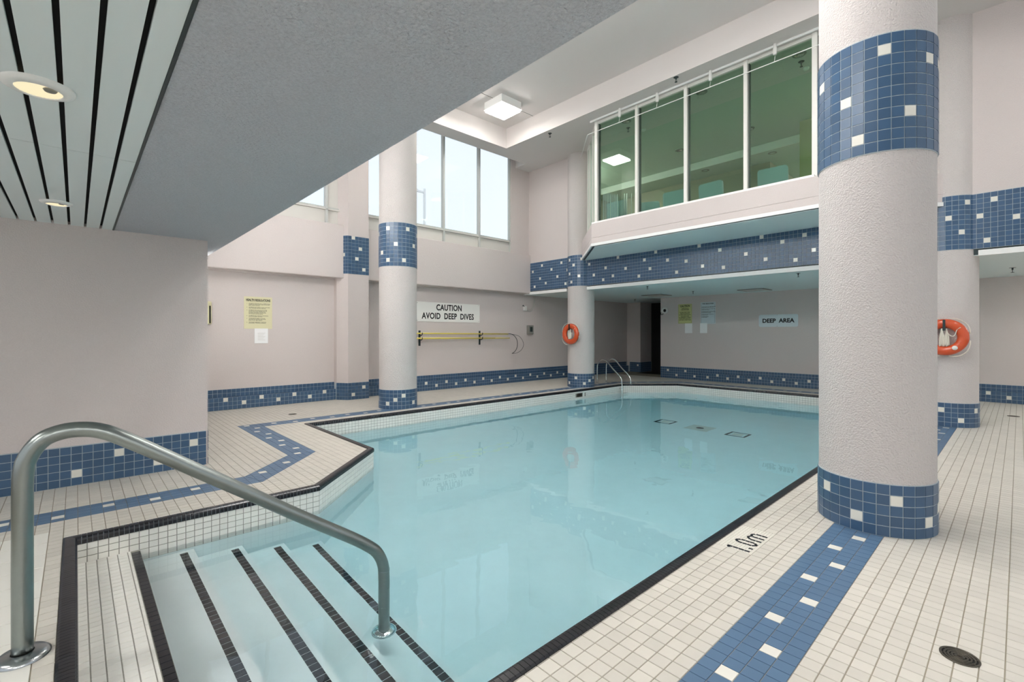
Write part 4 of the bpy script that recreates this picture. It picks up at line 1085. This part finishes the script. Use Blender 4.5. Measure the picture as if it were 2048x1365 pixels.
# electric boxes and cable
eb = empty('switch_box', (11.09, YW, 1.70)); tag(eb, 'small grey metal box on the left wall right of the poles', 'box')
bevel(MB().box(-0.12, 0.12, -0.10, 0, -0.145, 0.145).build('body', grey_box, eb), 0.012, 2)
MB().box(-0.05, 0.06, -0.104, -0.10, -0.07, 0.09).build('cover_plate', dark_metal, eb)
jb = empty('junction_box', (10.87, YW, 2.40)); tag(jb, 'small white junction box with a cable up to the ceiling', 'box')
bevel(MB().box(-0.06, 0.06, -0.07, 0, -0.08, 0.08).build('body', white_plastic, jb), 0.01, 2)
rel(MB().tube(smooth_path([(10.84, YW - 0.05, 2.43), (10.76, YW - 0.06, 2.50), (10.75, YW - 0.05, 2.46)], 4), 0.012, 6).build('sensor', dark_metal, jb), jb)
rel(MB().tube(smooth_path([(10.93, YW - 0.03, 2.37), (11.05, YW - 0.03, 2.35), (11.18, YW - 0.03, 2.41), (11.27, YW - 0.03, 2.55), (11.31, YW - 0.03, 2.70), (11.31, YW - 0.03, 2.845)], 6), 0.010, 6).build('cable', cable_m, jb), jb)
rel(MB().tube(smooth_path([(10.93, YW - 0.02, 2.34), (11.1, YW - 0.02, 2.29), (11.24, YW - 0.02, 2.37), (11.33, YW - 0.02, 2.55), (11.345, YW - 0.02, 2.845)], 6), 0.006, 6).build('cable', cable_m, jb), jb)

# ------------------------------------------------------------------ signs on the back wall (read facing -X)
RB = (PI / 2, 0, -PI / 2)
def boardx(name, y0, y1, z0, z1, m, label, cat, th=0.006, lift=0.0):
    r = empty(name, (15.386 - lift, (y0 + y1) / 2, (z0 + z1) / 2)); tag(r, label, cat)
    b = MB().box(-th, 0, -(y1 - y0) / 2, (y1 - y0) / 2, -(z1 - z0) / 2, (z1 - z0) / 2).build('panel', m, r); bevel(b, 0.0015, 1)
    return r
def rounded_rect(w, h, r, n=6):
    out = []
    for cx_, cy_, a0 in ((w / 2 - r, h / 2 - r, 0), (-w / 2 + r, h / 2 - r, 90), (-w / 2 + r, -h / 2 + r, 180), (w / 2 - r, -h / 2 + r, 270)):
        for k in range(n + 1):
            a = math.radians(a0 + 90 * k / n); out.append((cx_ + r * math.cos(a), cy_ + r * math.sin(a)))
    return out
dp = empty('deep_area_sign', (15.386, 4.91, 1.955)); tag(dp, 'pale DEEP AREA sign with rounded corners on the back wall', 'sign')
pr_ = MB().prism(rounded_rect(1.07, 0.37, 0.05), 0, 0.008); pr_.v = [(-v[2], v[0], v[1]) for v in pr_.v]; pr_.build('panel', sign_grey, dp)
text('lettering', 'DEEP  AREA', 0.165, (-0.009, -0.0, -0.005), RB, ink, dp, sx=1.0, off=0.0065)
for z_ in (-0.165, 0.165): MB().lathe([(0.0, -0.012), (0.008, -0.011), (0.009, -0.008)], ax='x', n=10, base=(0, 0.02, z_)).build('screw', steel, dp)
yn = boardx('yellow_notice', 7.585, 8.085, 1.915, 2.585, sign_yellow, 'yellow CAUTION notice on the back wall beside the dark doorway', 'notice')
text('lettering', 'CAUTION', 0.088, (-0.0065, 0, 0.265), RB, ink, yn, off=0.003, sx=0.9)
text('lettering', 'THIS POOL IS\nUNSUPERVISED', 0.05, (-0.0065, 0, 0.165), RB, ink, yn, off=0.001, sx=0.85)
text('lettering', 'BATHERS UNDER TWELVE\nYEARS OF AGE ARE NOT\nALLOWED WITHIN THE POOL\nENCLOSURE UNLESS\nACCOMPANIED BY A PARENT\nOR HIS AGENT WHO IS NOT\nLESS THAN 16 YEARS OF AGE', 0.044, (-0.0065, 0, -0.08), RB, ink, yn, off=0.0006, sx=0.72, ls=1.0)
for a_, b_, c_, d_ in ((-0.235, 0.235, 0.318, 0.322), (-0.235, 0.235, -0.322, -0.318), (-0.237, -0.233, -0.32, 0.32), (0.233, 0.237, -0.32, 0.32)):
    MB().box(-0.0066, -0.006, a_, b_, c_, d_).build('border_line', ink_soft, yn)
wn_ = boardx('white_notice', 6.78, 7.28, 1.895, 2.615, sign_grey, 'white POOL REGULATIONS notice on the back wall', 'notice')
text('lettering', 'POOL REGULATIONS', 0.05, (-0.0065, 0, 0.305), RB, ink, wn_, off=0.0018, sx=0.78)
text('lettering', 'NO PERSON INFECTED WITH A COMMUNICABLE DISEASE\nOR HAVING OPEN SORES SHALL ENTER THE POOL.\n \nNO PERSON SHALL BRING A GLASS CONTAINER ONTO\nTHE DECK OR INTO THE POOL.\n \nNO PERSON SHALL POLLUTE THE WATER IN THE POOL\nIN ANY MANNER. SPITTING, SPOUTING OF WATER AND\nBLOWING THE NOSE ARE PROHIBITED.\n \nNO PERSON SHALL ENGAGE IN BOISTEROUS PLAY\nIN OR ABOUT THE POOL.\n \nSHOWER BEFORE ENTERING.\nNO FOOD OR DRINKS.', 0.025, (-0.0065, 0.215, 0.03), RB, ink_soft, wn_, align='LEFT', off=0.0005, sx=0.72)
for a_, b_, c_, d_ in ((-0.225, 0.225, 0.335, 0.338), (-0.225, 0.225, -0.338, -0.335), (-0.227, -0.223, -0.336, 0.336), (0.223, 0.227, -0.336, 0.336)):
    MB().box(-0.0066, -0.006, a_, b_, c_, d_).build('border_line', ink_soft, wn_)
boardx('paper_note', 7.57, 7.835, 1.585, 1.92, paper, 'white paper taped below the yellow notice', 'paper', 0.003, 0.007)
boardx('paper_note', 7.055, 7.30, 1.585, 1.92, paper, 'white paper taped below the white notice', 'paper', 0.003, 0.007)
al = empty('alarm_horn', (15.386, 8.58, 2.39)); tag(al, 'round white alarm horn with black centre on the back wall corner', 'alarm')
MB().lathe([(0.0, -0.03), (0.05, -0.03), (0.09, -0.07), (0.11, -0.07), (0.12, 0.0)], ax='x', n=28).build('horn', white_plastic, al)
MB().lathe([(0.0, -0.035), (0.055, -0.034), (0.055, -0.03)], ax='x', n=24).build('black_centre', ink, al)
MB().tube(smooth_path([(-0.02, 0.05, -0.1), (-0.03, 0.10, -0.14), (-0.01, 0.16, -0.13), (0.0, 0.17, -0.06)], 4), 0.012, 6).build('cable', dark_metal, al)

# ------------------------------------------------------------------ floor drains
def drain(x, y, r, label):
    t = empty('floor_drain', (x, y, 0.0)); tag(t, label, 'floor drain', 'deck drains')
    MB().lathe([(0.0, 0.0005), (r * 0.93, 0.0005)], n=32).build('dark_well', dark_hole, t)
    MB().lathe([(r, 0.0), (r, 0.004), (r * 0.90, 0.0045), (r * 0.88, 0.002)], n=40).build('rim', bronze, t)
    for f in (0.74, 0.56, 0.38, 0.20):
        MB().lathe([(r * (f + 0.05), 0.001), (r * (f + 0.045), 0.0038), (r * (f - 0.045), 0.0038), (r * (f - 0.05), 0.001)], n=36).build('ring', bronze, t)
    b = MB()
    for k in range(4):
        a = PI / 4 * k + 0.3; c_, s_ = math.cos(a), math.sin(a); w = r * 0.035
        b.add([(c_ * r * .9 - s_ * w, s_ * r * .9 + c_ * w, .0034), (c_ * r * .9 + s_ * w, s_ * r * .9 - c_ * w, .0034), (-c_ * r * .9 + s_ * w, -s_ * r * .9 - c_ * w, .0034), (-c_ * r * .9 - s_ * w, -s_ * r * .9 + c_ * w, .0034)], [(0, 3, 2, 1)])
    b.build('spokes', bronze, t)
drain(3.112, 0.196, 0.074, 'round bronze floor drain in the right foreground')
drain(3.073, 9.56, 0.074, 'small round floor drain on the left deck')
drain(12.98, 0.08, 0.085, 'round floor drain beyond the far right column')

# ------------------------------------------------------------------ lounge furniture behind the tinted glass
def lounge_chair(x, y, rz, label):
    t = empty('lounge_chair', (x, y, 3.95), rz); tag(t, label, 'chair', 'grey chairs in the lounge')
    b = MB().prism(rounded_rect(0.56, 0.56, 0.06), -0.03, 0.03); b.v = [(-0.26 + v[2] - 0.08 * v[1], v[0], 0.73 + v[1]) for v in b.v]; b.build('backrest', gym_grey, t)
    s_ = MB().prism(rounded_rect(0.50, 0.52, 0.06), 0.44, 0.52).build('seat', gym_grey, t)
    for sx_ in (-0.2, 0.2):
        for sy_ in (-0.2, 0.2): MB().tube([(sx_, sy_, 0), (sx_ * 0.95, sy_ * 0.95, 0.45)], 0.014, 8).build('leg', steel, t)
    return t
lounge_chair(10.75, 5.62, PI * 0.02, 'grey lounge chair behind the third pane from the right')
lounge_chair(10.75, 4.70, -PI * 0.03, 'grey lounge chair behind the second pane from the right')
lounge_chair(10.75, 3.46, PI * 0.02, 'grey lounge chair behind the rightmost pane')
lounge_chair(11.1, 6.62, PI * 0.12, 'grey lounge chair behind the leftmost pane')
def table(x, y, label):
    t = empty('lounge_table', (x, y, 3.95)); tag(t, label, 'table', 'pale tables in the lounge')
    bevel(MB().box(-0.38, 0.38, -0.42, 0.42, 0.80, 0.835).build('tabletop', desk_m, t), 0.006, 1)
    MB().lathe([(0.2, 0.0), (0.19, 0.02), (0.03, 0.04), (0.03, 0.79)], n=18).build('pedestal', steel, t)
for x_, y_, l_ in ((11.7, 6.15, 'pale table between the left lounge chairs'), (11.7, 5.1, 'pale table beside the middle lounge chair'), (11.7, 4.15, 'pale table between the right lounge chairs'), (11.7, 3.05, 'pale table at the right end of the lounge')):
    table(x_, y_, l_)
# vertical blinds gathered at the left end and a partition screen
vb = empty('vertical_blinds', (10.6, 7.3, 4.3)); tag(vb, 'vertical blinds gathered behind the left end of the tinted glazing', 'blinds')
for k in range(13):
    x_ = 10.42 + 0.035 * k; y_ = 7.62 - 0.05 * k
    a = 0.5 + 0.5 * ((k * 37) % 7) / 7; c_, s_ = math.cos(a) * 0.04, math.sin(a) * 0.04
    MB().prism([(x_ - c_, y_ - s_), (x_ + c_, y_ + s_), (x_ + c_ - 0.002, y_ + s_ + 0.002), (x_ - c_ - 0.002, y_ - s_ + 0.002)], 3.97, 5.30).build('blind_slat', white_plastic, vb)
for o_ in vb.children: rel(o_, vb)
sc_ = empty('folding_screen', (11.0, 7.6, 3.95)); tag(sc_, 'pale grey screen standing at the left end of the lounge', 'screen')
MB().box(-0.02, 0.02, -0.30, 0.32, 0.05, 1.28).build('panel', gym_grey, sc_)
MB().box(-0.04, 0.04, -0.30, 0.32, 0, 0.05).build('foot', steel, sc_)

# ------------------------------------------------------------------ street lamp outside
tl = 26.0; D_ = (FW[0] + RT[0] * (849 - CX) / F, FW[1] + RT[1] * (849 - CX) / F)
lx, ly = D_[0] * tl, D_[1] * tl; zt = H + (CY - 378) / F * tl
lp = empty('street_lamp', (lx, ly, -0.6)); tag(lp, 'pale street lamp outside seen through the high window', 'street lamp')
MB().box(-0.05, 0.05, -0.05, 0.05, 0, zt + 0.6).build('pole', lamp_paint, lp)
am = MB().box(-0.65, -0.02, -0.04, 0.04, zt + 0.35, zt + 0.45); am.box(-0.9, -0.45, -0.09, 0.09, zt + 0.36, zt + 0.48); am.build('lamp_head', lamp_paint, lp)
